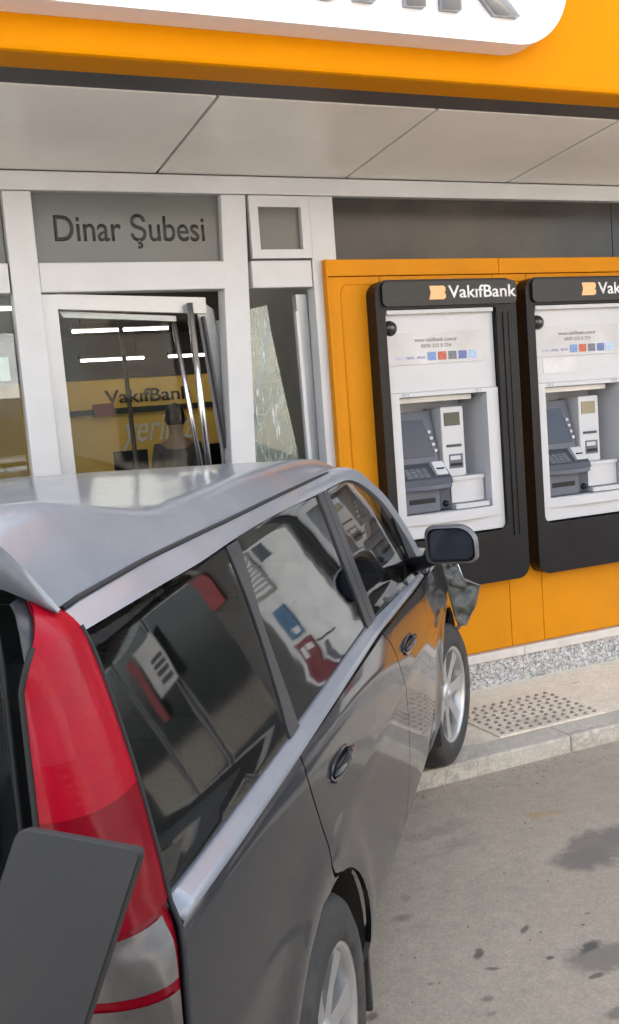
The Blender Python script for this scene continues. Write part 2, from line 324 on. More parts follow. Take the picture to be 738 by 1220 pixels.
def text(name, body, x, z, y, width=None, height=None, m=INK, parent=None, depth=.003, shear=0, offset=0, back=False):
    """lettering in the xz plane facing -y; x,z = lower left; scaled to the given width/height"""
    cu = bpy.data.curves.new(name, 'FONT'); cu.body = body; cu.size = 1; cu.extrude = 0; cu.shear = shear; cu.offset = offset; cu.resolution_u = 4
    ob = bpy.data.objects.new('tmp', cu); COL.objects.link(ob)
    dg = bpy.context.evaluated_depsgraph_get(); dg.update(); me = bpy.data.meshes.new_from_object(ob.evaluated_get(dg))
    bpy.data.objects.remove(ob)
    co = np.array([v.co[:] for v in me.vertices]); lo, hi = co.min(0), co.max(0)
    sx = width/(hi[0]-lo[0]) if width else None; sz = height/(hi[1]-lo[1]) if height else None
    sx = sx or sz; sz = sz or sx
    bm = bmesh.new(); bm.from_mesh(me); bpy.data.meshes.remove(me)
    r = bmesh.ops.extrude_face_region(bm, geom=bm.faces[:])
    newv = set(v for v in r['geom'] if isinstance(v, bmesh.types.BMVert))
    for v in bm.verts:
        v.co = Vector((x+(v.co.x-lo[0])*sx, y-(depth if v in newv else 0), z+(v.co.y-lo[1])*sz))
    bmesh.ops.recalc_face_normals(bm, faces=bm.faces[:])
    me = bpy.data.meshes.new(name); bm.to_mesh(me); bm.free(); me.materials.append(m)
    o = bpy.data.objects.new(name, me); COL.objects.link(o)
    if parent: child(o, parent)
    return o

# ================================================================== SETTING
FY = 4.87            # wall plane of the bank front
WALK = .08
road = MB().grid(lambda u, v: (u, v, 0), [-60, -8, -2, 0, 2, 4, 8, 60], [-60, -8, -2, 0, 2, 3.86], False).build('road', ROADM); tag(road, kind='structure')
sw = MB().box(-60, 5.2, 4.02, 4.9, -.05, WALK).build('sidewalk', WALKM); tag(sw, kind='structure')
tag(MB().box(5.2, 60, 4.02, 5.1, -.05, WALK-.004).build('pavement', mat('grey_pavers', (.16, .15, .14), .85, var=.2, dirt=.3)), kind='structure')
kb = empty('kerb'); tag(kb, kind='structure')
kx = -6.0; i = 0
while kx < 9:
    W(MB().bbox(kx+.001, kx+.999, 3.845, 4.018, -.05, WALK+.003, .012), 'kerb_stone', KERBM, kb); kx += 1.0
# raised-dot warning tile let into the pavement
tac = tag(MB().bbox(2.715, 3.36, 3.90-.0+.125, 4.49, .05, WALK+.006, .003).build('tactile_tile', WALKM), kind='structure')
dots = MB()
for i in range(11):
    for j in range(9):
        X = 2.755+i*.057; Y = 4.06+j*.051
        dots.ring([(.0001, .009), (.006, .0088), (.009, .0065), (.0115, .002), (.012, 0)], 10, 'z', (X+(.012 if j % 2 else 0), Y, WALK+.006))
tag(child(dots.build('raised_dots', mat('dot_stone', (.27, .24, .20), .8)), tac), kind='stuff')

# ================================================================== BANK BUILDING
bank = empty('bank_building', (2.0, FY, 0), 'bank branch front with white window frames, orange cladding and deep canopy', 'building')
def mull(x0, x1, z0, z1, y0=FY-.035, y1=FY+.07, dx=0, name='mullion', m=WHITEP, b=.006, dyb=0):
    mb = MB().bbox(x0, x1, y0, y1, z0, z1, b)
    if dx or dyb: mb.v = [(x+dx*(z1-z)/(z1-z0), y+dyb*(z1-z)/(z1-z0), z) for x, y, z in mb.v]
    return W(mb, name, m, bank)
mull(.738, .868, .08, 2.838, dx=.025)
mull(1.795, 1.928, .95, 2.838, dx=-.07, dyb=.03)      # pushed askew by the crash
mull(2.272, 2.413, .08, 2.838, y1=FY+.06)
for x in (-.62, -1.95, -3.3): mull(x, x+.13, .08, 2.838)
# head frame, transoms
mull(-6, 8.2, 2.84, 2.928, name='head_frame', y0=FY-.04)
mull(.872, 1.79, 2.376, 2.513, name='transom', y0=FY-.03)
mull(1.932, 2.268, 2.376, 2.513, name='transom', y0=FY-.03)
for x0, x1 in ((-.488, .734), (-1.818, -.624), (-3.168, -1.954)):
    mull(x0, x1, 2.376, 2.513, name='transom', y0=FY-.03)
    W(MB().box(x0, x1, FY+.02, FY+.03, .25, 2.376), 'window_pane', CLEAR, bank)
    W(MB().box(x0, x1, FY+.02, FY+.03, 2.513, 2.84), 'window_pane', GREYGLASS, bank)
    mull(x0, x1, .08, .25, name='sill')
# name pane above the door
pane = W(MB().box(.866, 1.797, FY+.012, FY+.022, 2.512, 2.842), 'name_pane', GREYGLASS, bank)
text('branch_name', 'Dinar Şubesi', .967, 2.583, FY+.012, width=.745, height=.165, m=INK, parent=bank, depth=.0008, offset=.009)
# small top light
fr = MB(); plate_hole(fr, [(1.938, 2.522), (2.268, 2.522), (2.268, 2.834), (1.938, 2.834)], [(1.985, 2.566), (2.222, 2.566), (2.222, 2.778), (1.985, 2.778)], FY-.045, FY+.02)
sw_ = W(fr, 'top_window', WHITEP, bank)
child(MB().box(1.985, 2.222, FY-.012, FY-.004, 2.566, 2.778).build('pane', GREYGLASS), sw_)
gk = MB(); plate_hole(gk, [(1.926, 2.512), (2.275, 2.512), (2.275, 2.842), (1.926, 2.842)], [(1.938, 2.522), (2.268, 2.522), (2.268, 2.834), (1.938, 2.834)], FY-.012, FY+.01)
child(W(gk, 'gasket', DARKTRIM, None), sw_)
# strip of dark glass above the orange cladding
for x0, x1 in ((2.415, 4.30), (4.30, 6.2)):
    W(MB().box(x0+.003, x1-.003, FY+.012, FY+.022, 2.46, 2.842), 'strip_pane', DARKGLASS, bank)
# orange cladding: flat sheets around the machines, a folded edge on the left and top
OY = 4.80
cl = MB()
def sheet(x0, x1, z0, z1, y=OY, name='orange_sheet'): return W(MB().bbox(x0+.0015, x1-.0015, y, FY+.03, z0+.0015, z1-.0015, .004), name, ORANGE, bank)
sheet(2.332, 2.64, .285, 2.42); sheet(2.64, 3.36, .285, .90); sheet(2.64, 3.36, 2.28, 2.42)
sheet(3.36, 3.59, .285, 2.42); sheet(3.59, 4.31, .285, .90); sheet(3.59, 4.31, 2.28, 2.42); sheet(4.31, 4.46, .285, 2.42)
sheet(2.332, 3.40, 2.42, 2.508, OY-.012, 'orange_cap'); sheet(3.40, 4.46, 2.42, 2.508, OY-.012, 'orange_cap')
W(MB().bbox(2.322, 2.334, OY-.014, FY+.03, .285, 2.508, .003), 'orange_edge', ORANGE, bank)
# raised bead that follows the corner of the cladding
bead = [(2.405, OY-.001, .4), (2.405, OY-.001, 2.33)]+[(2.455-.05*math.cos(R_(a)), OY-.001, 2.33+.05*math.sin(R_(a))) for a in range(10, 91, 10)]+[(4.44, OY-.001, 2.38)]
W(MB().tube(bead, .0045, 6), 'bead', ORANGE, bank)
# granite plinth with pale ledge
for x0, x1 in ((2.30, 3.42), (3.42, 4.62), (4.62, 5.8), (5.8, 7.0)):
    W(MB().bbox(x0+.001, x1-.001, 4.79, 4.9, .06, .232, .003), 'granite_slab', GRANITE, bank)
    W(MB().bbox(x0+.001, x1-.001, 4.768, 4.9, .232, .283, .006), 'ledge_stone', LEDGE, bank)
# wall behind everything right of the machines
W(MB().box(4.46, 6.6, FY-.01, FY+.2, .26, 2.47), 'grey_wall', mat('grey_render', (.11, .105, .10), .7, dirt=.2), bank)
# canopy: sloping soffit tiles, dark channel, orange fascia
def sof(x0, x1): return W(MB().hexa([(x0+.008, 4.835, 2.933), (x1-.008, 4.835, 2.933), (x1-.008, 3.918, 3.011), (x0+.008, 3.918, 3.011)], [(x0+.008, 4.835, 2.953), (x1-.008, 4.835, 2.953), (x1-.008, 3.918, 3.031), (x0+.008, 3.918, 3.031)]), 'soffit_panel', SOFFIT, bank)
for k in range(-5, 5): sof(1.478+1.022*k, 1.478+1.022*(k+1))
W(MB().box(-5, 8, 3.75, 5.1, 3.05, 3.08), 'canopy_board', DARKTRIM, bank)
W(MB().bbox(-5, 6.6, 3.722, 3.916, 3.016, 3.06, .004), 'dark_channel', DARKTRIM, bank)
fa = MB().prism([(3.725, 3.008), (3.572, 3.008), (3.560, 3.013), (3.556, 3.025), (3.556, 4.25), (3.70, 4.25), (3.70, 3.05), (3.725, 3.05)], 'x', -5, 6.6)
W(fa, 'fascia', FASCIA, bank)
W(MB().box(-5, 6.6, 3.70, 5.2, 4.2, 4.3), 'canopy_roof', DARKTRIM, bank)
# upper storeys and side walls
W(MB().box(-6.5, 6.6, 4.95, 5.15, 2.95, 4.7), 'upper_wall', PLASTER, bank)
W(MB().box(-6.6, 6.7, 4.9, 12.4, 4.7, 4.85), 'flat_roof', PLASTER, bank); W(MB().box(-6.6, 6.6, 12.3, 12.5, .1, 4.7), 'rear_wall', PLASTER, bank)
# door: left stile and top rail still stand, the leaf is knocked askew
dr = W(MB().hexa([(.874, FY-.005, 2.37), (.945, FY-.005, 2.37), (.972, FY-.005, .09), (.90, FY-.005, .09)], [(.874, FY+.045, 2.37), (.945, FY+.045, 2.37), (.972, FY+.045, .09), (.90, FY+.045, .09)]), 'door_stile', ALU, bank)
W(MB().hexa([(.945, FY+.0, 2.372), (1.70, FY+.05, 2.345), (1.70, FY+.05, 2.265), (.945, FY+.0, 2.302)], [(.945, FY+.05, 2.372), (1.70, FY+.10, 2.345), (1.70, FY+.10, 2.265), (.945, FY+.05, 2.302)]), 'door_rail', ALU, bank)
W(MB().hexa([(.96, FY+.052, 2.298), (1.55, FY+.09, 2.262), (1.55, FY+.09, 2.235), (.98, FY+.052, 2.268)], [(.96, FY+.10, 2.298), (1.55, FY+.13, 2.262), (1.55, FY+.13, 2.235), (.98, FY+.10, 2.268)]), 'door_closer', ALU, bank)
leaf = W(MB().hexa([(1.645, 4.93, 2.352), (1.745, 4.95, 2.29), (1.95, 5.05, .60), (1.83, 5.0, .60)], [(1.665, 4.97, 2.352), (1.765, 4.99, 2.29), (1.97, 5.09, .60), (1.85, 5.04, .60)]), 'door_leaf_stile', ALU, bank)
child(MB().hexa([(1.672, 4.944, 2.25), (1.684, 4.944, 2.25), (1.868, 5.005, .62), (1.856, 5.005, .62)], [(1.672, 4.90, 2.25), (1.684, 4.90, 2.25), (1.868, 4.96, .62), (1.856, 4.96, .62)]).build('leaf_gasket', DARKTRIM), leaf)
for (p0, p1, r) in (((1.525, 4.93, 2.225), (1.625, 4.93, 1.30), .013), ((1.60, 4.88, 2.315), (1.635, 4.88, 1.30), .017)):
    h = child(MB().tube([p0, p1], r, 12).build('pull_handle', CHROME), leaf)
child(MB().hexa([(1.77, 5.12, 2.24), (1.98, 5.12, 2.27), (2.02, 5.3, 1.0), (1.86, 5.3, 1.0)], [(1.77, 5.13, 2.24), (1.98, 5.13, 2.27), (2.02, 5.31, 1.0), (1.86, 5.31, 1.0)]).build('leaf_panel', ALU), leaf)
W(MB().hexa([(.955, FY+.03, 2.29), (1.50, FY+.06, 2.25), (1.58, FY+.06, .5), (.975, FY+.03, .5)], [(.955, FY+.036, 2.29), (1.50, FY+.066, 2.25), (1.58, FY+.066, .5), (.975, FY+.036, .5)]), 'door_pane', glass_mat('dusty_door_glass', (.94, .96, .95), .008, 5, dust=.004), bank)
# bent frame of the side light
W(MB().hexa([(2.205, 4.93, 2.35), (2.265, 4.93, 2.35), (2.30, 4.96, 1.1), (2.235, 4.96, 1.1)], [(2.205, 4.98, 2.35), (2.265, 4.98, 2.35), (2.30, 5.01, 1.1), (2.235, 5.01, 1.1)]), 'side_light_stile', ALU, bank)
W(MB().hexa([(2.185, 4.90, 2.26), (2.203, 4.90, 2.26), (2.235, 4.93, 1.1), (2.213, 4.93, 1.1)], [(2.185, 4.93, 2.26), (2.203, 4.93, 2.26), (2.235, 4.96, 1.1), (2.213, 4.96, 1.1)]), 'side_light_bead', WHITEP, bank)
# inside: floor, ceiling, walls
W(MB().box(-6, 6.2, 4.9, 12.3, .02, .10), 'bank_floor', FLOORG, bank)
W(MB().box(-6, 6.2, 5.15, 12.3, 2.80, 2.9), 'bank_ceiling', CEILG, bank)
W(MB().box(-6, 6.2, 12.0, 12.2, .1, 2.28), 'yellow_wall', YELLOW, bank)
W(MB().box(-6, 6.2, 11.95, 12.2, 2.28, 2.8), 'bulkhead', DARKWALL, bank)
W(MB().box(-6.2, -6, 4.9, 12.3, .1, 2.9), 'side_wall', PLASTER, bank); W(MB().box(6.2, 6.4, 4.9, 12.3, .1, 2.9), 'side_wall', PLASTER, bank)
# partition seen behind the side light, next to the machines
W(MB().box(2.33, 2.40, 5.0, 6.4, .1, 2.8), 'partition', mat('grey_partition', (.33, .33, .32), .6), bank)
W(MB().box(2.40, 6.2, 5.9, 6.0, .1, 2.8), 'partition', MATS['grey_partition'], bank)
text('wall_lettering', 'VakıfBank', 2.78, 1.985, 11.99, width=1.08, height=.16, m=INK, parent=bank, depth=.01, offset=.012)
text('wall_script', 'yeriniz', 2.93, 1.40, 11.99, width=.95, height=.42, m=LETTER, parent=bank, depth=.006, shear=.35)
W(MB().box(2.2, 4.4, 11.94, 11.99, 1.86, 1.93), 'wall_strip', INK, bank)
W(MB().box(2.62, 2.86, 11.90, 11.99, 1.84, 1.99), 'wall_box', MAROON, bank)

# ------------------------------------------------------------------ inside things
for i, (x, y, z, L, lab) in enumerate(((2.02, 9.9, 2.66, 1.0, 'lit ceiling tube nearest the door, upper left through the glass'), (2.35, 11.2, 2.46, .75, 'lit tube at the left over the far bank wall'), (3.35, 11.2, 2.46, 1.1, 'lit tube at the right over the far bank wall'), (1.2, 6.4, 2.70, 1.4, 'unseen ceiling tube added to brighten the hall, just inside the bank entrance'), (3.2, 7.6, 2.70, 1.4, 'unseen ceiling tube added to brighten the hall, behind the cash machines'), (-1.2, 8.2, 2.70, 1.4, 'unseen ceiling tube added to brighten the bank hall, at its left'), (1.0, 8.4, 2.72, 1.4, 'unseen ceiling tube added to brighten the bank hall, in its middle'))):  # tubes after the far-wall pair are unseen, added to brighten the hall
    t = empty('ceiling_light', (x+L/2, y, z), lab, 'lamp', 'ceiling tubes in the bank')
    W(MB().bbox(x, x+L, y-.05, y+.05, z+.02, z+.06), 'housing', CEILG, t)
    W(MB().tube([(x+.02, y, z), (x+L-.02, y, z)], .014, 8), 'tube', TUBE, t)
    for q in (x+.1, x+L-.1): W(MB().tube([(q, y, z+.055), (q, y, 2.81)], .006, 6), 'hanger', DARKTRIM, t)
ct = empty('counter', (3.2, 10.2, .1), 'dark service counter inside the bank under the yellow wall', 'counter')
W(MB().bbox(2.2, 4.6, 10.0, 10.6, 1.06, 1.10), 'counter_top', DARKWALL, ct); W(MB().bbox(2.25, 4.55, 10.05, 10.55, .1, 1.06), 'counter_front', mat('brown_board', (.12, .075, .05), .5), ct)
for x, wd, lab in ((2.42, .36, 'black monitor at the left end of the bank counter'), (3.40, .34, 'black monitor on the bank counter beside the person')):
    t = empty('monitor', (x+wd/2, 10.3, 1.1), lab, 'monitor', 'monitors on the counter')
    W(MB().bbox(x, x+wd, 10.28, 10.31, 1.20, 1.46), 'screen_back', BLACKPL, t); W(MB().tube([(x+wd/2, 10.32, 1.12), (x+wd/2, 10.32, 1.25)], .02), 'stand', BLACKPL, t); W(MB().bbox(x+.08, x+wd-.08, 10.22, 10.42, 1.10, 1.12), 'base', BLACKPL, t)
W(MB().tube([(1.96, 7.5, .1), (1.90, 7.5, 2.78)], .018, 8), 'pole', mat('brown_post', (.10, .07, .055), .5), None)
pl = bpy.data.objects['pole']; tag(pl, 'thin brown pole standing inside the bank behind the door', 'pole')
def skin_mesh(name, verts, edges, radii, m, sub=2):
    me = bpy.data.meshes.new(name); me.from_pydata(verts, edges, []); o = bpy.data.objects.new('tmp', me); COL.objects.link(o)
    md = o.modifiers.new('s', 'SKIN'); md.use_smooth_shade = True
    for i, sv in enumerate(me.skin_vertices[0].data): sv.radius = (radii[i], radii[i]) if not isinstance(radii[i], tuple) else radii[i]; sv.use_root = (i == 0)
    sd = o.modifiers.new('d', 'SUBSURF'); sd.levels = sub; sd.render_levels = sub
    dg = bpy.context.evaluated_depsgraph_get(); dg.update(); out = bpy.data.meshes.new_from_object(o.evaluated_get(dg)); bpy.data.objects.remove(o)
    out.name = name; out.materials.clear(); out.materials.append(m)
    for p in out.polygons: p.use_smooth = True
    ob = bpy.data.objects.new(name, out); COL.objects.link(ob); return ob
def person(x, y, z0, rz):
    p = empty('person', (x, y, z0), 'person in a dark jacket standing inside the bank behind the door', 'person'); p.rotation_euler = (0, 0, rz)
    # faces -y; pelvis root
    V = [(0,0,.92),(0,0,1.08),(0,0,1.28),(0,0,1.40),(0,-.01,1.49),(0,-.01,1.56),(0,-.015,1.64),(0,-.01,1.72),
         (.17,0,1.38),(.21,.02,1.12),(.20,-.08,.90),(.20,-.11,.82),(-.17,0,1.38),(-.21,.02,1.12),(-.20,-.08,.90),(-.20,-.11,.82),
         (.10,0,.86),(.11,-.01,.48),(.11,.02,.09),(.12,-.13,.04),(-.10,0,.86),(-.11,-.01,.48),(-.11,.02,.09),(-.12,-.13,.04)]
    Ed = [(0,1),(1,2),(2,3),(3,4),(4,5),(5,6),(6,7),(3,8),(8,9),(9,10),(10,11),(3,12),(12,13),(13,14),(14,15),(0,16),(16,17),(17,18),(18,19),(0,20),(20,21),(21,22),(22,23)]
    Rd = [(.15,.11),(.14,.10),(.16,.11),(.12,.09),.05,.075,(.085,.10),(.065,.075),.06,.048,.036,.032,.06,.048,.036,.032,.085,.06,.045,.04,.085,.06,.045,.04]
    b = skin_mesh('body', V, Ed, Rd, SKIN); b.parent = p
    j = skin_mesh('jacket', V[:4]+V[8:11]+V[12:15]+[(0,0,.84)], [(0,1),(1,2),(2,3),(3,4),(4,5),(5,6),(3,7),(7,8),(8,9),(0,10)], [(.175,.135),(.165,.125),(.18,.13),(.13,.10),.078,.064,.052,.078,.064,.052,(.18,.14)], CLOTH); j.parent = p
    t = skin_mesh('trousers', [(0,0,.90),(.10,0,.84),(.11,-.01,.48),(.11,.02,.12),(-.10,0,.84),(-.11,-.01,.48),(-.11,.02,.12)], [(0,1),(1,2),(2,3),(0,4),(4,5),(5,6)], [(.16,.12),.10,.075,.065,.10,.075,.065], DARKTRIM); t.parent = p
    MB().grid(lambda u, v: (.092*math.sin(u)*math.cos(v), .02+.105*math.sin(u)*math.sin(v), 1.665+.135*math.cos(u)), [.02+i*.15 for i in range(15)], [R_(-25+23*k) for k in range(11)]).build('hair', HAIR, p)
    for sx in (-1, 1):
        MB().ring([(.0001, -.012), (.009, -.009), (.012, 0), (.009, .009), (.0001, .012)], 8, 'y', (sx*.032, -.103, 1.655)).build('eye', INK, p)
        MB().ring([(.0001, -.03), (.012, -.02), (.014, 0), (.008, .03), (.0001, .034)], 8, 'z', (sx*.092, .005, 1.645)).build('ear', SKIN, p)
        for k in range(5):
            a = -.035+.017*k; L = (.05, .075, .08, .075, .06)[k]
            MB().tube([(sx*.20+(-.03 if k == 0 else 0), -.11+a, .80), (sx*.195, -.12+a, .80-L*.6), (sx*.185, -.13+a, .80-L)], [.010, .009, .007], 6).build('finger', SKIN, p)
    MB().prism([(-.10, 1.66), (-.135, 1.615), (-.10, 1.61)], 'x', -.012, .012).build('nose', SKIN, p); MB().box(-.025, .025, -.116, -.09, 1.580, 1.588).build('mouth', MAROON, p)
    return p
person(2.78, 9.2, .10, R_(160))

# shattered laminated glass sheet leaning in the side light
def cracked():
    m = bpy.data.materials.new('crazed_glass'); m.use_nodes = True; t = m.node_tree; t.nodes.clear(); L = t.links.new
    out = N(t, 'ShaderNodeOutputMaterial'); tc = N(t, 'ShaderNodeTexCoord')
    mp = N(t, 'ShaderNodeMapping'); mp.inputs['Rotation'].default_value = (0, R_(28), 0); mp.inputs['Scale'].default_value = (1, 1, .35); L(tc.outputs['Object'], mp.inputs['Vector'])
    v1 = N(t, 'ShaderNodeTexVoronoi', feature='DISTANCE_TO_EDGE', Scale=14); v2 = N(t, 'ShaderNodeTexVoronoi', feature='DISTANCE_TO_EDGE', Scale=60); nz = N(t, 'ShaderNodeTexNoise', Scale=6, Detail=7, Roughness=.7)
    L(mp.outputs[0], v1.inputs['Vector']); L(tc.outputs['Object'], v2.inputs['Vector']); L(tc.outputs['Object'], nz.inputs['Vector'])
    mp2 = N(t, 'ShaderNodeMapping'); mp2.inputs['Rotation'].default_value = (0, R_(-33), 0); mp2.inputs['Scale'].default_value = (1, 1, .10); L(tc.outputs['Object'], mp2.inputs['Vector'])
    st = N(t, 'ShaderNodeTexNoise', Scale=46, Detail=4, Roughness=.7); L(mp2.outputs[0], st.inputs['Vector'])
    sr = N(t, 'ShaderNodeMapRange'); sr.inputs['From Min'].default_value = .56; sr.inputs['From Max'].default_value = .68; L(st.outputs['Fac'], sr.inputs['Value'])
    a = N(t, 'ShaderNodeMapRange'); a.inputs['From Min'].default_value = .018; a.inputs['From Max'].default_value = 0; a.inputs['To Max'].default_value = .6; L(v1.outputs[0], a.inputs['Value'])
    b = N(t, 'ShaderNodeMapRange'); b.inputs['From Min'].default_value = .07; b.inputs['From Max'].default_value = 0; b.inputs['To Max'].default_value = .5; L(v2.outputs[0], b.inputs['Value'])
    c = N(t, 'ShaderNodeMapRange'); c.inputs['From Min'].default_value = .40; c.inputs['From Max'].default_value = .66; L(nz.outputs['Fac'], c.inputs['Value'])
    d = N(t, 'ShaderNodeMath', operation='MULTIPLY'); L(b.outputs[0], d.inputs[0]); L(c.outputs[0], d.inputs[1])
    e0 = N(t, 'ShaderNodeMath', operation='MAXIMUM'); L(a.outputs[0], e0.inputs[0]); L(d.outputs[0], e0.inputs[1])
    e1 = N(t, 'ShaderNodeMath', operation='MAXIMUM'); L(e0.outputs[0], e1.inputs[0]); L(sr.outputs[0], e1.inputs[1])
    e = N(t, 'ShaderNodeMath', operation='MULTIPLY_ADD'); L(c.outputs[0], e.inputs[0]); e.inputs[1].default_value = .22; L(e1.outputs[0], e.inputs[2])
    f = N(t, 'ShaderNodeMath', operation='MULTIPLY_ADD'); f.inputs[1].default_value = .7; f.inputs[2].default_value = .10; f.use_clamp = True; L(e.outputs[0], f.inputs[0])
    tr = N(t, 'ShaderNodeBsdfTransparent', Color=(.50, .64, .61, 1)); gl = N(t, 'ShaderNodeBsdfGlossy', Roughness=.12); df = N(t, 'ShaderNodeBsdfDiffuse', Color=(.46, .56, .54, 1)); cm = N(t, 'ShaderNodeMix', data_type='RGBA'); cm.inputs['A'].default_value = (.33, .42, .40, 1); cm.inputs['B'].default_value = (.85, .92, .92, 1); cm.clamp_factor = True; L(e1.outputs[0], cm.inputs['Factor']); L(cm.outputs['Result'], df.inputs['Color'])
    m1 = N(t, 'ShaderNodeMixShader'); m1.inputs[0].default_value = .14; L(tr.outputs[0], m1.inputs[1]); L(gl.outputs[0], m1.inputs[2])
    m2 = N(t, 'ShaderNodeMixShader'); L(f.outputs[0], m2.inputs[0]); L(m1.outputs[0], m2.inputs[1]); L(df.outputs[0], m2.inputs[2]); L(m2.outputs[0], out.inputs[0]); return m
CRACK = cracked()
gl_ = MB(); q = [(1.93, 4.95, 2.28), (2.045, 4.95, 2.30), (2.06, 4.955, 2.16), (2.115, 4.98, 1.86), (2.185, 5.0, 1.49), (2.27, 5.04, 1.06), (1.90, 5.06, 1.06), (1.915, 5.0, 1.6)]
n = len(q); gl_.add(q+[(x, y+.009, z) for x, y, z in q], [tuple(range(n)), tuple(range(2*n-1, n-1, -1))]+[(i, (i+1) % n, n+(i+1) % n, n+i) for i in range(n)])
tag(gl_.build('shattered_glass', CRACK), 'crazed greenish sheet of shattered glass leaning in the side light beside the door', 'glass sheet')
# pale sticker on the left pane
tag(MB().bbox(.56, .70, FY+.012, FY+.019, 1.98, 2.09, .002).build('sticker', mat('pale_sticker', (.55, .66, .62), .5)), 'pale green sticker on the window pane left of the door', 'sticker')

# ================================================================== ROOF SIGN (white light box with raised letters)
sg = empty('bank_sign', (1.0, 3.4, 3.13), 'white rounded bank sign box with raised silver letters on the orange fascia', 'sign')
sx1 = 2.845
W(MB().prism(rrect(-1.15, sx1, 3.128, 3.92, .26, 14), 'y', 3.43, 3.556), 'sign_box', mat('sign_white', (.84, .84, .86), .3, var=.03, dirt=.04), sg)
SILVER = mat('silver_letters', (.40, .41, .43), .3, metal=.6, var=.05)
text('raised_letters', 'VakıfBank', -.42, 3.215, 3.43, width=3.0, height=.56, m=SILVER, parent=sg, depth=.035, offset=.012)
lp = [(-.98, 3.23), (-.58, 3.23), (-.55, 3.30), (-.55, 3.44), (-.60, 3.49), (-.55, 3.54), (-.55, 3.70), (-.60, 3.76), (-1.0, 3.76), (-.94, 3.5)]
W(MB().prism(lp, 'y', 3.39, 3.43), 'emblem', PEACH, sg)

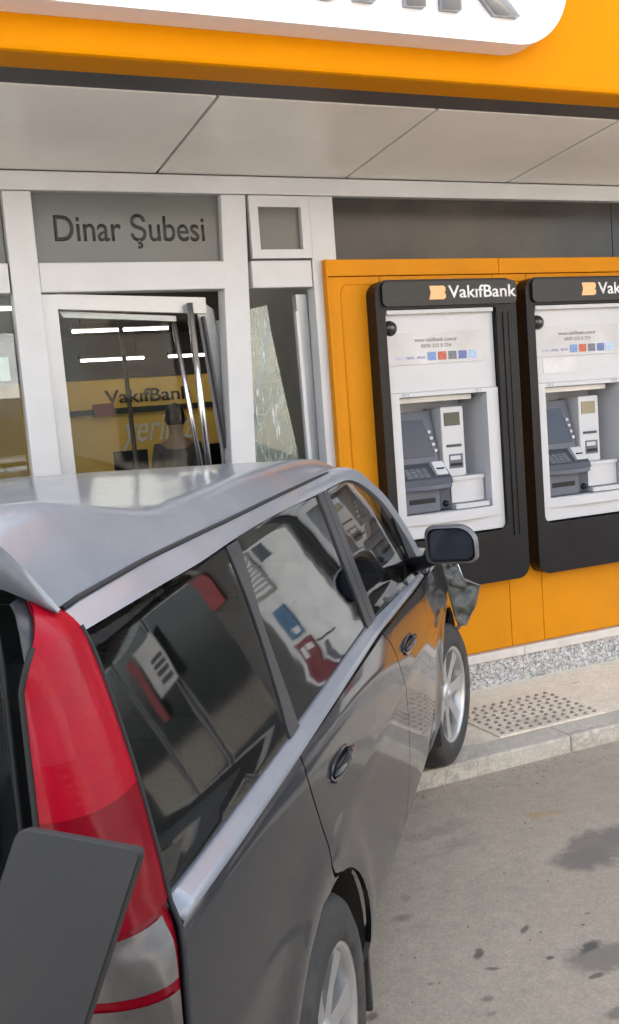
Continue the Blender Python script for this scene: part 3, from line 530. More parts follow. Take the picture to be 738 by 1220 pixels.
# ================================================================== CASH MACHINES
def cash_machine(x0, label, lcd, hx, paper):
    t = empty('cash_machine', (x0+.445, 4.80, .70), label, 'cash machine', 'cash machines in the orange wall')
    Y = 4.70; ww = .885
    A = lambda a: x0+a
    # black moulded surround with a wide, stepped right cheek
    s = MB(); plate_hole(s, rrect(A(0), A(ww), .70, 2.385, .075, 8), rrect(A(.055), A(.752), .99, 2.232, (.05, .05, .02, .02), 8), Y, 4.802)
    W(s, 'surround', BLACKPL, t)
    for (a, b, d) in ((.790, .802, .007), (.826, .834, .005)): W(MB().bbox(A(a), A(b), Y-d, Y+.001, .95, 2.2, .003), 'cheek_rib', BLACKPL, t)
    hd = W(MB().prism(rrect(A(.035), A(ww-.005), 2.245, 2.372, .03, 5), 'y', Y-.018, Y+.001), 'header', mat('header_black', (.010, .011, .014), .3, spec=.35), t)
    lx = A(hx); ly = Y-.018
    lg = W(MB().prism([(lx, 2.275), (lx+.092, 2.275), (lx+.104, 2.284), (lx+.104, 2.303), (lx+.095, 2.311), (lx+.104, 2.319), (lx+.104, 2.338), (lx+.092, 2.347), (lx+.004, 2.347), (lx+.012, 2.312)], 'y', ly-.003, ly), 'logo', PEACH, t)
    text('header_lettering', 'VakıfBank', lx+.122, 2.280, ly, width=min(.44, A(ww)-.02-(lx+.122)+.03) if hx < .33 else .43, height=.068, m=LETTER, parent=t, depth=.002, offset=.012)
    # white upper panel with info plate, spy camera
    W(MB().bbox(A(.058), A(.749), 4.735, 4.80, 1.79, 2.229, .006), 'upper_panel', ATMWHITE, t)
    W(MB().bbox(A(.065), A(.735), 4.705, 4.736, 2.205, 2.228, .004), 'lamp_lip', mat('lip_grey', (.50, .50, .50), .4), t)
    pl = W(MB().prism(rrect(A(.062), A(.672), 1.940, 2.110, .012, 4), 'y', 4.728, 4.7355), 'info_plate', mat('plate_pale', (.50, .495, .50), .25), t)
    text('plate_text', 'www.vakifbank.com.tr', A(.235), 2.058, 4.728, width=.27, height=.022, m=INKGREY, parent=t, depth=.001, offset=.01)
    text('plate_text', '0850 222 0 724', A(.275), 2.026, 4.728, width=.19, height=.020, m=INKGREY, parent=t, depth=.001, offset=.01)
    cols = [(.40, .42, .55), (.30, .30, .40), (.30, .30, .40), (.16, .26, .50), (.45, .10, .06), (.14, .15, .19), (.10, .14, .36), (.35, .48, .66)]
    for k, c in enumerate(cols):
        wdt = .048 if k > 2 else .045; xx = A(.115+.0655*k); h = .044 if k > 2 else .018
        W(MB().box(xx, xx+wdt*1.1, 4.7265, 4.728, 1.958+(0 if k > 2 else .010), 1.958+h+(0 if k > 2 else .006)), 'card_emblem', mat('card_%d' % k, c, .45, var=.3, scale=70), t)
    if paper:
        W(MB().bbox(A(.12), A(.36), 4.7325, 4.7348, 1.845, 1.935, .001), 'paper_slip', mat('paper', (.60, .595, .60), .7), t)
    W(MB().ring([(.0001, 4.700), (.022, 4.703), (.036, 4.715), (.043, 4.735)], 20, 'y', (A(.092), 0, 2.135)), 'camera_dome', mat('dome_dark', (.02, .02, .022), .15), t)
    W(MB().ring([(.0001, 4.698), (.009, 4.699), (.010, 4.704)], 12, 'y', (A(.092), 0, 2.138)), 'camera_lens', mat('lens_grey', (.2, .2, .2), .2), t)
    # recess
    s = MB(); plate_hole(s, [(A(.058), 1.0), (A(.749), 1.0), (A(.749), 1.79), (A(.058), 1.79)], [(A(.118), 1.13), (A(.672), 1.13), (A(.672), 1.768), (A(.118), 1.768)], 4.722, 4.80); W(s, 'recess_frame', ATMWHITE, t)
    s = MB(); x_, X_, z_, Z_ = A(.118), A(.672), 1.13, 1.768
    s.add([(x_, 4.80, z_), (X_, 4.80, z_), (X_, 4.80, Z_), (x_, 4.80, Z_), (x_, 5.02, z_), (X_, 5.02, z_), (X_, 5.02, Z_), (x_, 5.02, Z_)], [(4, 5, 6, 7), (0, 4, 7, 3), (1, 2, 6, 5), (3, 7, 6, 2), (0, 1, 5, 4)]); W(s, 'recess', ATMWHITE, t)
    W(MB().bbox(A(.16), A(.63), 4.81, 4.86, 1.735, 1.766, .006), 'hood_lamp', mat('lamp_cover', (.85, .84, .80), .3), t)
    for a in (.135, .60): text('door_number', '01' if a < .3 else '02', A(a), 1.772+.001, 4.722, width=.04, height=.015, m=INKGREY, parent=t, depth=.001)
    # grey operating module: sloping screen bay
    s = MB(); s.prism([(4.83, 1.40), (4.90, 1.685), (5.01, 1.685), (5.01, 1.40)], 'x', A(.119), A(.405)); W(s, 'screen_bay', ATMGREY, t)
    sc = W(MB().hexa([(A(.135), 4.8335, 1.435), (A(.385), 4.8335, 1.435), (A(.345), 4.884, 1.640), (A(.135), 4.884, 1.640)], [(A(.135), 4.845, 1.430), (A(.385), 4.845, 1.430), (A(.345), 4.894, 1.637), (A(.135), 4.894, 1.637)]), 'screen', SCREEN, t)
    for k in range(4):
        zz = 1.455+.035*k; yy = 4.8335+(zz-1.435)*.246-.004
        W(MB().bbox(A(.381-.0068*k), A(.401-.0068*k), yy-.003, yy+.006, zz, zz+.017, .003), 'side_key', ATMWHITE, t)
    s = MB(); s.prism([(4.725, 1.285), (4.735, 1.315), (4.83, 1.398), (5.0, 1.398), (5.0, 1.285)], 'x', A(.119), A(.425)); W(s, 'keypad_console', ATMDARK, t)
    kp = W(MB().hexa([(A(.15), 4.7435, 1.325), (A(.30), 4.7435, 1.325), (A(.30), 4.800, 1.374), (A(.15), 4.800, 1.374)], [(A(.15), 4.75, 1.318), (A(.30), 4.75, 1.318), (A(.30), 4.808, 1.368), (A(.15), 4.808, 1.368)]), 'keypad', ATMGREY, t)
    ks = MB()
    for kr in range(4):
        for kc in range(4):
            f0 = (kr+.15)/4; f1 = (kr+.85)/4; xa = A(.156+.036*kc); xb = xa+.029
            P_ = lambda x, f, d: (x, 4.7435+.0565*f-d, 1.325+.049*f+d)
            ks.hexa([P_(xa, f0, .003), P_(xb, f0, .003), P_(xb, f1, .003), P_(xa, f1, .003)], [P_(xa, f0, -.002), P_(xb, f0, -.002), P_(xb, f1, -.002), P_(xa, f1, -.002)])
    child(ks.build('keys', mat('key_steel', (.15, .16, .185), .4)), kp)
    cr = W(MB().hexa([(A(.335), 4.735, 1.335), (A(.405), 4.735, 1.335), (A(.405), 4.80, 1.405), (A(.335), 4.80, 1.405)], [(A(.335), 4.78, 1.32), (A(.405), 4.78, 1.32), (A(.405), 4.84, 1.39), (A(.335), 4.84, 1.39)]), 'card_reader', mat('reader_silver', (.55, .56, .58), .3), t)
    child(MB().bbox(A(.348), A(.392), 4.755, 4.775, 1.365, 1.372, .001).build('card_slot', BLACKMAT), cr)
    s = MB(); n_ = 12; pts = [(A(.119), 4.74)]+[(A(.119)+.30*k/n_, 4.74-.045*math.sin(math.pi*k/n_)-.01) for k in range(n_+1)]+[(A(.43), 4.76), (A(.445), 4.80), (A(.445), 4.9), (A(.119), 4.9)]
    W(MB().prism(pts, 'z', 1.262, 1.285), 'shelf_lip', ATMGREY, t)
    dp = W(MB().bbox(A(.121), A(.345), 4.745, 4.9, 1.135, 1.262, .006), 'dispenser', ATMGREY, t)
    child(MB().bbox(A(.150), A(.315), 4.741, 4.76, 1.185, 1.212, .004).build('cash_slot', BLACKMAT), dp)
    W(MB().bbox(A(.350), A(.425), 4.76, 4.9, 1.14, 1.262, .01), 'side_bezel', ATMDARK, t)
    W(MB().ring([(.0001, 4.742), (.016, 4.745), (.02, 4.76)], 14, 'y', (A(.388), 0, 1.17)), 'button', BLACKPL, t)
    # white column with display, slot and receipt printer
    c = W(MB().bbox(A(.424), A(.572), 4.815, 5.0, 1.31, 1.70, .008), 'side_column', ATMWHITE, t)
    child(MB().bbox(A(.443), A(.545), 4.811, 4.82, 1.595, 1.668, .002).build('display', lcd), c)
    child(MB().bbox(A(.450), A(.545), 4.806, 4.82, 1.476, 1.490, .003).build('slot', ATMDARK), c)
    s = child(MB().bbox(A(.462), A(.552), 4.811, 4.82, 1.355, 1.435, .003).build('receipt_printer', ATMGREY), c)
    child(MB().bbox(A(.468), A(.535), 4.808, 4.815, 1.402, 1.425, .002).build('printer_window', ATMWHITE), c)
    child(MB().bbox(A(.468), A(.545), 4.808, 4.815, 1.368, 1.385, .002).build('printer_slot', BLACKMAT), c)
    pts = [(A(.445), 5.0), (A(.445), 4.79)]+[(A(.445)+.215*k/8, 4.772-.010*math.sin(math.pi*k/8)) for k in range(9)]+[(A(.66), 5.0)]
    W(MB().prism(pts, 'z', 1.29, 1.31), 'tray_top', ATMWHITE, t); W(MB().prism([(x, y+(.012 if y < 4.9 else 0)) for x, y in pts], 'z', 1.165, 1.289), 'tray', ATMWHITE, t)
    pts = [(A(.44), 4.95), (A(.44), 4.74)]+[(A(.44)+.22*k/8, 4.735-.014*math.sin(math.pi*k/8)) for k in range(9)]+[(A(.66), 4.95)]
    W(MB().prism(pts, 'z', 1.135, 1.16), 'tray_foot', ATMWHITE, t)
    # curved white front shelf
    pts = [(A(.06), 4.80)]+[(A(.06)+.687*k/16, 4.722-.030*math.sin(math.pi*k/16)) for k in range(17)]+[(A(.747), 4.80)]
    W(MB().prism(pts, 'z', 1.075, 1.128), 'front_shelf', ATMWHITE, t)
    return t
cash_machine(2.553, 'cash machine nearest the door with a dark little display, behind the car mirror', mat('lcd_dark', (.035, .04, .03), .2), .315, False)
cash_machine(3.508, 'cash machine at the right edge with a beige display and a paper slip', mat('lcd_beige', (.24, .21, .13), .3), .375, True)

# ================================================================== CAR
CO = Vector((.188, 2.481, 0)); HD, PT = R_(38.623), R_(2.3)
cF = Vector((math.sin(HD)*math.cos(PT), math.cos(HD)*math.cos(PT), math.sin(PT))); cG = Vector((math.cos(HD), -math.sin(HD), 0)); cW = cG.cross(cF)
car = empty('crashed_car', CO, 'dark grey estate car crashed nose first into the bank doorway', 'car')
car.matrix_world = Matrix.Translation(CO) @ Matrix((cF, -cG, cW)).transposed().to_4x4()
CARM = car.matrix_world.copy(); CARI = CARM.inverted()
ZB = np.array([.15,.20,.26,.32,.45,.60,.72,.775,.785,.86,.94,1.0,1.03, 1.10,1.25,1.40,1.455,1.50,1.56])
BB = np.array([.74,.775,.80,.822,.836,.842,.846,.850,.848,.838,.824,.806,.786,.764,.716,.668,.646,.60,.50])
TA = np.array([-.9,-.7,-.55,-.3,.1,.9,1.6,2.2,2.6,2.9,3.1,3.25]); TB = np.array([.06,.016,.010,.004,.0,.0,.0,.012,.03,.07,.14,.26])
def pchip(x, xs, ys):
    x = np.asarray(x, float); h = np.diff(xs); d = np.diff(ys)/h; m = np.zeros(len(xs))
    m[1:-1] = np.where(d[:-1]*d[1:] > 0, 2*d[:-1]*d[1:]/(d[:-1]+d[1:]+1e-12), 0); m[0] = d[0]; m[-1] = d[-1]
    i = np.clip(np.searchsorted(xs, x)-1, 0, len(xs)-2); t = (x-xs[i])/h[i]
    return ys[i]*(1+2*t)*(1-t)**2+m[i]*h[i]*t*(1-t)**2+ys[i+1]*t*t*(3-2*t)+m[i+1]*h[i]*t*t*(t-1)
def flare(a, z):
    """swollen wheel arches"""
    r = 0
    for c in (0, 2.46):
        d = np.sqrt((a-c)**2+(z-.33)**2); r = r+.016*np.exp(-((d-.42)/.07)**2)*(np.asarray(z) > .2)
    return r
def sb(a, z): return float(pchip(np.clip(z, .15, 1.56), ZB, BB)-pchip(np.clip(a, -.9, 3.25), TA, TB)+flare(a, z))
def crush(p):
    """the nose is pushed back where the wall and the cladding stop it"""
    q = CARM @ Vector(p)
    if q.z < 1.5 and q.y > 4.74 and q.x > 2.22:
        q.y = 4.74+.02*math.sin(q.x*40+q.z*23); q.x -= .03*math.sin(q.z*31)
    return tuple(CARI @ q)
def dens(poly, sp=.03):
    out = []
    for i, p in enumerate(poly):
        q = poly[(i+1) % len(poly)]; L = math.hypot(q[0]-p[0], q[1]-p[1]); k = max(1, int(math.ceil(L/sp)))
        out += [(p[0]+(q[0]-p[0])*j/k, p[1]+(q[1]-p[1])*j/k) for j in range(k)]
    return out
def curve(pts, n=6):
    """smooth open polyline through pts (Catmull-Rom)"""
    P = [pts[0]]+list(pts)+[pts[-1]]; out = []
    for i in range(1, len(P)-2):
        for j in range(n):
            t = j/n; o = []
            for k in (0, 1):
                a, b, c, d = P[i-1][k], P[i][k], P[i+1][k], P[i+2][k]; o.append(.5*(2*b+(c-a)*t+(2*a-5*b+4*c-d)*t*t+(3*b-a-3*c+d)*t**3))
            out.append(tuple(o))
    out.append(tuple(pts[-1])); return out
def panel(name, poly, m, parent, side=1, off=0., sp=.03, edge=.014, fn=None):
    """a body panel cut out of the car's flank: outline in (a, z), laid on the curved side, edges turned in"""
    fn = fn or sb
    B = dens(poly, sp); ar = sum(B[i][0]*B[(i+1) % len(B)][1]-B[(i+1) % len(B)][0]*B[i][1] for i in range(len(B)))
    if ar < 0: B = B[::-1]
    n = len(B); xs = [p[0] for p in B]; zs = [p[1] for p in B]; pts = [Vector(p) for p in B]
    def inside(x, y):
        c = False
        for i in range(n):
            (x1, y1), (x2, y2) = B[i], B[(i+1) % n]
            if (y1 > y) != (y2 > y) and x < (x2-x1)*(y-y1)/(y2-y1)+x1: c = not c
        return c
    BA = np.array(B)
    gx = min(xs)+sp*.5
    while gx < max(xs):
        gz = min(zs)+sp*.5
        while gz < max(zs):
            if inside(gx, gz) and np.min(np.hypot(BA[:, 0]-gx, BA[:, 1]-gz)) > sp*.45: pts.append(Vector((gx, gz)))
            gz += sp
        gx += sp
    vs, es, fs, ov, oe, of = delaunay_2d_cdt(pts, [], [list(range(n))], 1, 1e-5)
    V = []; Nn = []
    for p in vs:
        a, z = p; e = .004; b = fn(a, z)
        da = (fn(a+e, z)-fn(a-e, z))/(2*e); dz = (fn(a, z+e)-fn(a, z-e))/(2*e)
        nn = Vector((-da, -side, -dz)).normalized(); V.append(Vector(crush((a, -side*(b+off), z)))); Nn.append(nn)
    faces = []; custom = []
    for f in fs:
        f = list(f)
        no = (V[f[1]]-V[f[0]]).cross(V[f[2]]-V[f[0]])
        if no.dot(Nn[f[0]]) < 0: f = f[::-1]
        faces.append(f)
    # boundary edges -> turned-in rim
    cnt = {}
    for f in faces:
        for i in range(len(f)): cnt[(f[i], f[(i+1) % len(f)])] = 1
    bd = [(a, b) for (a, b) in cnt if (b, a) not in cnt]
    rim = {}
    nf = len(faces)
    for a, b in bd:
        for v in (a, b):
            if v not in rim: rim[v] = len(V); V.append(V[v]-Nn[v]*edge); Nn.append(Nn[v])
        faces.append([b, a, rim[a], rim[b]])
    me = bpy.data.meshes.new(name); me.from_pydata([tuple(v) for v in V], [], faces); me.materials.append(m)
    me.polygons.foreach_set('use_smooth', [i < nf for i in range(len(faces))])
    loops = []
    for i, p in enumerate(me.polygons):
        for v in p.vertices: loops.append(tuple(Nn[v]) if i < nf else tuple(p.normal))
    me.normals_split_custom_set(loops)
    o = bpy.data.objects.new(name, me); COL.objects.link(o); o.parent = parent; return o
def cbuild(mb, name, m, parent=car, **kw):
    mb.v = [crush(v) for v in mb.v]; o = mb.build(name, m, None, **kw); o.parent = parent; return o
def arch(c, a0, a1, ra=.405, rz=.372, n=14, zc=.326): return [(c+ra*math.cos(R_(a0+(a1-a0)*i/n)), zc+rz*math.sin(R_(a0+(a1-a0)*i/n))) for i in range(n+1)]
g = .0035
lamp_edge = curve([(-.566, 1.448), (-.577, 1.339), (-.594, 1.221), (-.622, 1.11), (-.650, 1.02), (-.695, .95), (-.725, .88), (-.735, .78)])
low_edge = [p for p in lamp_edge if p[1] < .998]
for s in (1, -1):
    q = [(-.652, 1.004), (.020, .998)]+curve([(.018, .99), (.008, .93), (.012, .86), (.008, .80), (-.012, .762), (.03, .715), (.078, .694)])+arch(0, 79, 172)+[(-.44, .36), (-.455, .62), (-.745, .62)]+low_edge[::-1]
    panel('rear_quarter', q, PAINT, car, s)
    q = [(.027, .998), (1.036, .986)]+curve([(1.040, .98), (1.105, .912), (1.158, .77), (1.192, .67), (1.196, .55), (1.155, .43), (1.11, .345), (1.10, .33)])+[(.405, .33)]+arch(0, 3, 74)+curve([(.118, .685), (.038, .722), (-.004, .765), (.015, .80), (.019, .86), (.015, .93), (.025, .99)])
    d = panel('rear_door', q, PAINT, car, s)
    q2 = [(1.045, .986), (1.965, .953)]+curve([(1.97, .945), (2.035, .86), (2.06, .72), (2.055, .68)])+[(2.052, .33), (1.108, .33)]+curve([(1.118, .345), (1.162, .43), (1.203, .55), (1.199, .67), (1.165, .77), (1.112, .912), (1.047, .98)])
    d2 = panel('front_door', q2, PAINT, car, s)
    q3 = [(1.985, .950), (2.6, .915), (2.95, .87), (3.02, .80), (3.03, .62), (2.90, .52), (2.868, .36)]+arch(2.46, 6, 172, .40)+[(2.06, .36), (2.06, .72)]+curve([(2.066, .72), (2.04, .86), (1.975, .945)])
    panel('front_wing', q3, PAINT, car, s)
    panel('sill', [(.41, .195), (2.05, .195), (2.05, .326), (.41, .326)], mat('sill_grey', (.11, .115, .125), .5, dirt=.4, coat=.3), car, s, off=-.002)
    for (dd, a0) in ((d, .27), (d2, 1.345)):
        zz = .882 if a0 < 1 else .866
        hc = MB().grid(lambda u, v: (a0+.105*u, -s*(sb(a0+.105*u, zz+.034*v)+.0015), zz+.028*v*math.sqrt(max(0, 1-u*u*.97))), [-1+.25*i for i in range(9)], [-1+.4*i for i in range(6)]); hc = hc.build('handle_cup', PAINT, None, solid=.002); hc.parent = dd
        hp = [(a0-.095, -s*(sb(a0-.095, zz)+.004), zz+.002), (a0-.075, -s*(sb(a0, zz)+.012), zz+.006), (a0, -s*(sb(a0, zz)+.017), zz+.008), (a0+.075, -s*(sb(a0, zz)+.012), zz+.006), (a0+.095, -s*(sb(a0+.095, zz)+.004), zz+.002)]
        hh = MB().tube(hp, [.005, .009, .010, .009, .005], 10).build('handle', PAINT, None); hh.parent = dd
    # belt ledge
    mould = MB(); As = [-.645+i*.054 for i in range(50)]
    def blt(a, v):
        zt = 1.034-.000*a if a < 1 else 1.034-.03*(a-1); zl = 1.0 if a < 1 else 1.0-.036*(a-1)
        z = zl+(zt-zl)*v; base = sb(a, zl+.002)*(1-v)+(sb(a, zt+.02)-.004)*v
        return (a, -s*(base+(.008 if v > .1 else .0)*(1-v)), z)
    mould.grid(blt, [a for a in As if a < 1.99], [0, .12, .4, .7, 1]); cbuild(mould, 'belt_moulding', DUST_SKY_TINT, solid=.004)
    # side windows
    qg = curve([(-.548, 1.440), (-.30, 1.443), (-.05, 1.445), (.118, 1.446)])+curve([(.122, 1.43), (.098, 1.25), (.034, 1.036)])+[(-.630, 1.040)]+curve([(-.610, 1.11), (-.583, 1.221), (-.564, 1.339), (-.552, 1.435)])
    panel('quarter_glass', qg, CARGLASS, car, s, off=-.004, edge=.003)
    qr = curve([(.208, 1.450), (.541, 1.452), (.80, 1.446), (.983, 1.438)])+curve([(.985, 1.43), (.960, 1.263), (.942, 1.041)])+[(.116, 1.038)]+curve([(.120, 1.05), (.146, 1.255), (.200, 1.44)])
    panel('rear_door_glass', qr, CARGLASS, car, s, off=-.006, edge=.003)
    qf = curve([(1.112, 1.437), (1.30, 1.436), (1.43, 1.424), (1.53, 1.40), (1.66, 1.35), (1.82, 1.262), (1.98, 1.10), (2.03, 1.01)])+[(2.02, .985), (1.44, 1.012), (1.075, 1.025)]+curve([(1.077, 1.04), (1.092, 1.235), (1.110, 1.42)])
    panel('front_door_glass', qf, CARGLASSF, car, s, off=-.006, edge=.003)
    # pillars
    PIL = mat('pillar_black', (.03, .032, .036), .35, dirt=.1)
    panel('pillar', curve([(.120, 1.449), (.101, 1.25), (.036, 1.033)])+[(.114, 1.033)]+curve([(.114, 1.04), (.144, 1.255), (.203, 1.449)]), PIL, car, s, off=0, edge=.02)
    panel('pillar', curve([(.986, 1.445), (.963, 1.263), (.944, 1.033)])+[(1.002, 1.033)]+curve([(1.004, 1.04), (1.022, 1.25), (1.046, 1.445)]), PIL, car, s, off=.0, edge=.02)
    panel('pillar', curve([(1.050, 1.444), (1.026, 1.25), (1.008, 1.033)])+[(1.073, 1.030)]+curve([(1.075, 1.04), (1.089, 1.235), (1.109, 1.444)]), PIL, car, s, off=.0, edge=.02)
    panel('pillar', [(1.86, 1.225), (2.03, 1.02), (2.02, .99), (1.87, .995)], BLACKPL, car, s, off=.004, edge=.01)   # corner plate that carries the mirror
    # roof side rail running down into the windscreen pillar
    top = curve([(-.575, 1.486), (-.244, 1.490), (.184, 1.492), (.672, 1.490), (1.19, 1.484), (1.40, 1.482), (1.58, 1.45), (1.72, 1.39), (1.92, 1.285), (2.08, 1.13), (2.17, 1.0), (2.18, .96)])
    bot = curve([(2.06, .96), (2.045, 1.0), (1.99, 1.105), (1.83, 1.268), (1.67, 1.357), (1.54, 1.407), (1.44, 1.431), (1.30, 1.443), (.983, 1.447), (.541, 1.457), (.20, 1.456), (-.05, 1.45), (-.30, 1.449), (-.568, 1.446)])
    panel('roof_rail', top+bot, SKY_TINT, car, s, off=.004, edge=.02)
    # door mirror
    mx, mb_, mz = 1.76, .955, 1.128
    hs_ = MB()
    sect = rrect(-.098, .098, -.072, .072, (.03, .03, .075, .035), 6)
    def msec(k, sc, dx, dz=0): return [(mx+dx, -s*(mb_+p[0]*sc), mz+p[1]*sc+dz) for p in sect]
    rings = [msec(0, .90, -.006), msec(0, 1.0, .0), msec(0, 1.03, .03), msec(0, .95, .07), msec(0, .72, .10), msec(0, .30, .118), msec(0, .02, .121)]
    nS = len(sect); vv = [p for r_ in rings for p in r_]; ff = [(i*nS+j, i*nS+(j+1) % nS, (i+1)*nS+(j+1) % nS, (i+1)*nS+j) for i in range(len(rings)-1) for j in range(nS)]
    hs_.add(vv, ff, True); dm = hs_.build('door_mirror', mat('mirror_housing', (.10, .105, .115), .3, coat=.6), None); dm.parent = car
    rim = MB(); rin = [(mx-.006, -s*(mb_+p[0]*.90), mz+p[1]*.90) for p in sect]; ri2 = [(mx+.012, -s*(mb_+p[0]*.80), mz+p[1]*.78) for p in sect]
    rim.add(rin+ri2, [(j, (j+1) % nS, nS+(j+1) % nS, nS+j) for j in range(nS)], True); o = rim.build('mirror_rim', BLACKPL, None); o.parent = dm
    gls = MB(); gls.add([(mx+.010+.02*s*0, -s*(mb_+p[0]*.815), mz+p[1]*.795) for p in sect], [tuple(range(nS))]); o = gls.build('mirror_glass', mat('dark_mirror_glass', (.05, .058, .08), .06, metal=.5, var=.1), None); o.parent = dm
    o = MB().tube([(mx+.05, -s*.885, mz-.055), (mx+.10, -s*.83, mz-.085), (mx+.13, -s*.775, mz-.10)], [.030, .028, .032], 10).build('mirror_arm', BLACKPL, None); o.parent = dm
    # wheels
    for (c, nm, st) in ((0, 'wheel', 0), (2.46, 'wheel', -9)):
        zc = .326-(.019 if c else 0)
        wl = MB().ring([(.0001, -.03), (.10, -.03), (.19, -.02), (.20, .08)], 32, 'y').build('wheel', mat('brake_dark', (.06, .06, .06), .6, dirt=.3), None); wl.parent = car
        wl.location = (c, -s*.745, zc); wl.rotation_euler = (0, 0, R_(st)+(math.pi if s < 0 else 0))
        T = [(.212, .085), (.222, .098), (.245, .103), (.285, .100), (.312, .085), (.322, .068), (.327, .03), (.328, 0), (.327, -.03), (.322, -.068), (.312, -.085), (.285, -.100), (.245, -.103), (.222, -.098), (.212, -.085)]
        MB().ring([(r, -h) for r, h in T], 56, 'y').build('tyre', RUBBER, wl)
        rm = MB().ring([(.190, .09), (.188, -.04), (.198, -.078), (.206, -.092), (.219, -.094), (.222, -.088), (.214, -.080)], 48, 'y')
        rm.ring([(.0001, -.075), (.03, -.076), (.055, -.068), (.066, -.05), (.066, -.03)], 24, 'y')
        for k in range(7):
            t0 = 2*math.pi*k/7; 
            def sp_(r, wd, y0): return [(r*math.cos(t0)-e*wd*math.sin(t0), y0, r*math.sin(t0)+e*wd*math.cos(t0)) for e in (-1, 1)]
            a_ = sp_(.05, .030, -.066); b_ = sp_(.12, .024, -.070); c_ = sp_(.198, .034, -.080); d_ = [(x, y+.035, z) for x, y, z in a_]; e_ = [(x, y+.03, z) for x, y, z in b_]; f_ = [(x, y+.03, z) for x, y, z in c_]
            rm.hexa([a_[0], a_[1], b_[1], b_[0]], [d_[0], d_[1], e_[1], e_[0]]); rm.hexa([b_[0], b_[1], c_[1], c_[0]], [e_[0], e_[1], f_[1], f_[0]])
        rm.build('rim', ALLOY, wl)
        MB().ring([(.0001, -.083), (.022, -.082), (.027, -.074)], 16, 'y').build('hub_cap', ALU, wl)
        # wheel-well liner
        ln = MB().grid(lambda u, v: (c+.415*math.cos(u), -s*(.50+.325*v), .326+.385*math.sin(u)), [R_(-18+i*216/20) for i in range(21)], [0, .5, 1]); ln.add([(c+.415*math.cos(R_(-18+i*216/20)), -s*.50, .326+.385*math.sin(R_(-18+i*216/20))) for i in range(21)], [tuple(range(21))])
        o = cbuild(ln, 'wheel_liner', mat('liner', (.035, .03, .027), .85, dirt=.5))
    o = MB().bbox(.425, .445, min(-s*.69, -s*.825), max(-s*.69, -s*.825), .115, .33, .008).build('mudflap', mat('flap', (.05, .05, .052), .7, dirt=.2), None); o.parent = car
    # tail lamp on the rear corner: from the side edge round to the tailgate
    LE = np.array([(p[1], p[0]) for p in lamp_edge][::-1])
    def aside(z): return float(np.interp(z, LE[:, 0], LE[:, 1]))
    def arear(z): return float(np.interp(z, [.70, .86, 1.0, 1.2, 1.42, 1.52], [-.815, -.805, -.79, -.758, -.715, -.69]))
    def brear(z): return float(np.interp(z, [.70, .86, 1.0, 1.2, 1.42, 1.52], [.66, .655, .648, .635, .612, .59]))
    def lampP(u, v, o=.004, full=False):
        """u: 0 side edge .. 1 tailgate edge; v: height"""
        z = v; top_ = max(0, (z-1.395)/.118); u0, u1 = .08*top_**2, 1-.74*top_**1.4; u = u if full else u0+(u1-u0)*u
        A0 = aside(z); B0 = sb(A0, z); A2 = arear(z); B2 = brear(z); c1 = (A2+.02*(1), B0+.004)
        a = (1-u)**2*A0+2*u*(1-u)*c1[0]+u*u*A2; b = (1-u)**2*B0+2*u*(1-u)*c1[1]+u*u*B2
        bul = o+.012*math.sin(math.pi*u)
        return (a-bul*u, -s*(b+bul*(1-u)), z)
    us = [i/14 for i in range(15)]
    def zone(u0, u1, z0, z1, m, nm, par, o=.004):
        q = MB().grid(lambda u, v: lampP(u, v, o), [u0+(u1-u0)*i/10 for i in range(11)], [z0+(z1-z0)*i/12 for i in range(13)])
        return cbuild(q, nm, m, par)
    cbuild(MB().grid(lambda u, v: lampP(u, v, -.016, True), us, [1.33+.185*i/10 for i in range(11)]), 'corner_trim', PIL)
    base = cbuild(MB().grid(lambda u, v: lampP(u, v, -.006), us, [.72+(1.513-.72)*i/30 for i in range(31)]), 'tail_lamp', REDDARK, solid=.004)
    for (u0, u1, a0, a1, m_, nm_) in ((0, 1, 1.383, 1.512, REDLENS, 'red_lens'), (.55, 1, 1.29, 1.383, REDSHEEN, 'lens_sheen'), (0, .55, 1.29, 1.383, REDLENS, 'red_lens'), (0, 1, 1.212, 1.29, REDLENS, 'red_lens'),
                                 (0, 1, 1.042, 1.212, REDDARK, 'dark_red_lens'), (.16, .97, .958, 1.034, CLEARLENS, 'clear_lens'), (.16, .97, .80, .944, CLEARLENS, 'clear_lens')):
        zone(u0, u1, a0, a1, m_, nm_, base)
    seal = MB().tube([lampP(0, z, .004) for z in [1.455-.03*i for i in range(24)]], .005, 6); cbuild(seal, 'lamp_seal', BLACKMAT, base)
    seal = MB().tube([lampP(1, z, .004) for z in [1.455-.03*i for i in range(24)]], .005, 6); cbuild(seal, 'lamp_seal', BLACKMAT, base)
    # front headlamp
    hl = MB().grid(lambda u, v: (2.93+.26*u, -s*(sb(2.9, .7)-.01-.22*u*u), .62+.19*v-.03*u), [i/6 for i in range(7)], [0, .33, .66, 1]); cbuild(hl, 'headlamp', CLEARLENS, solid=.01)
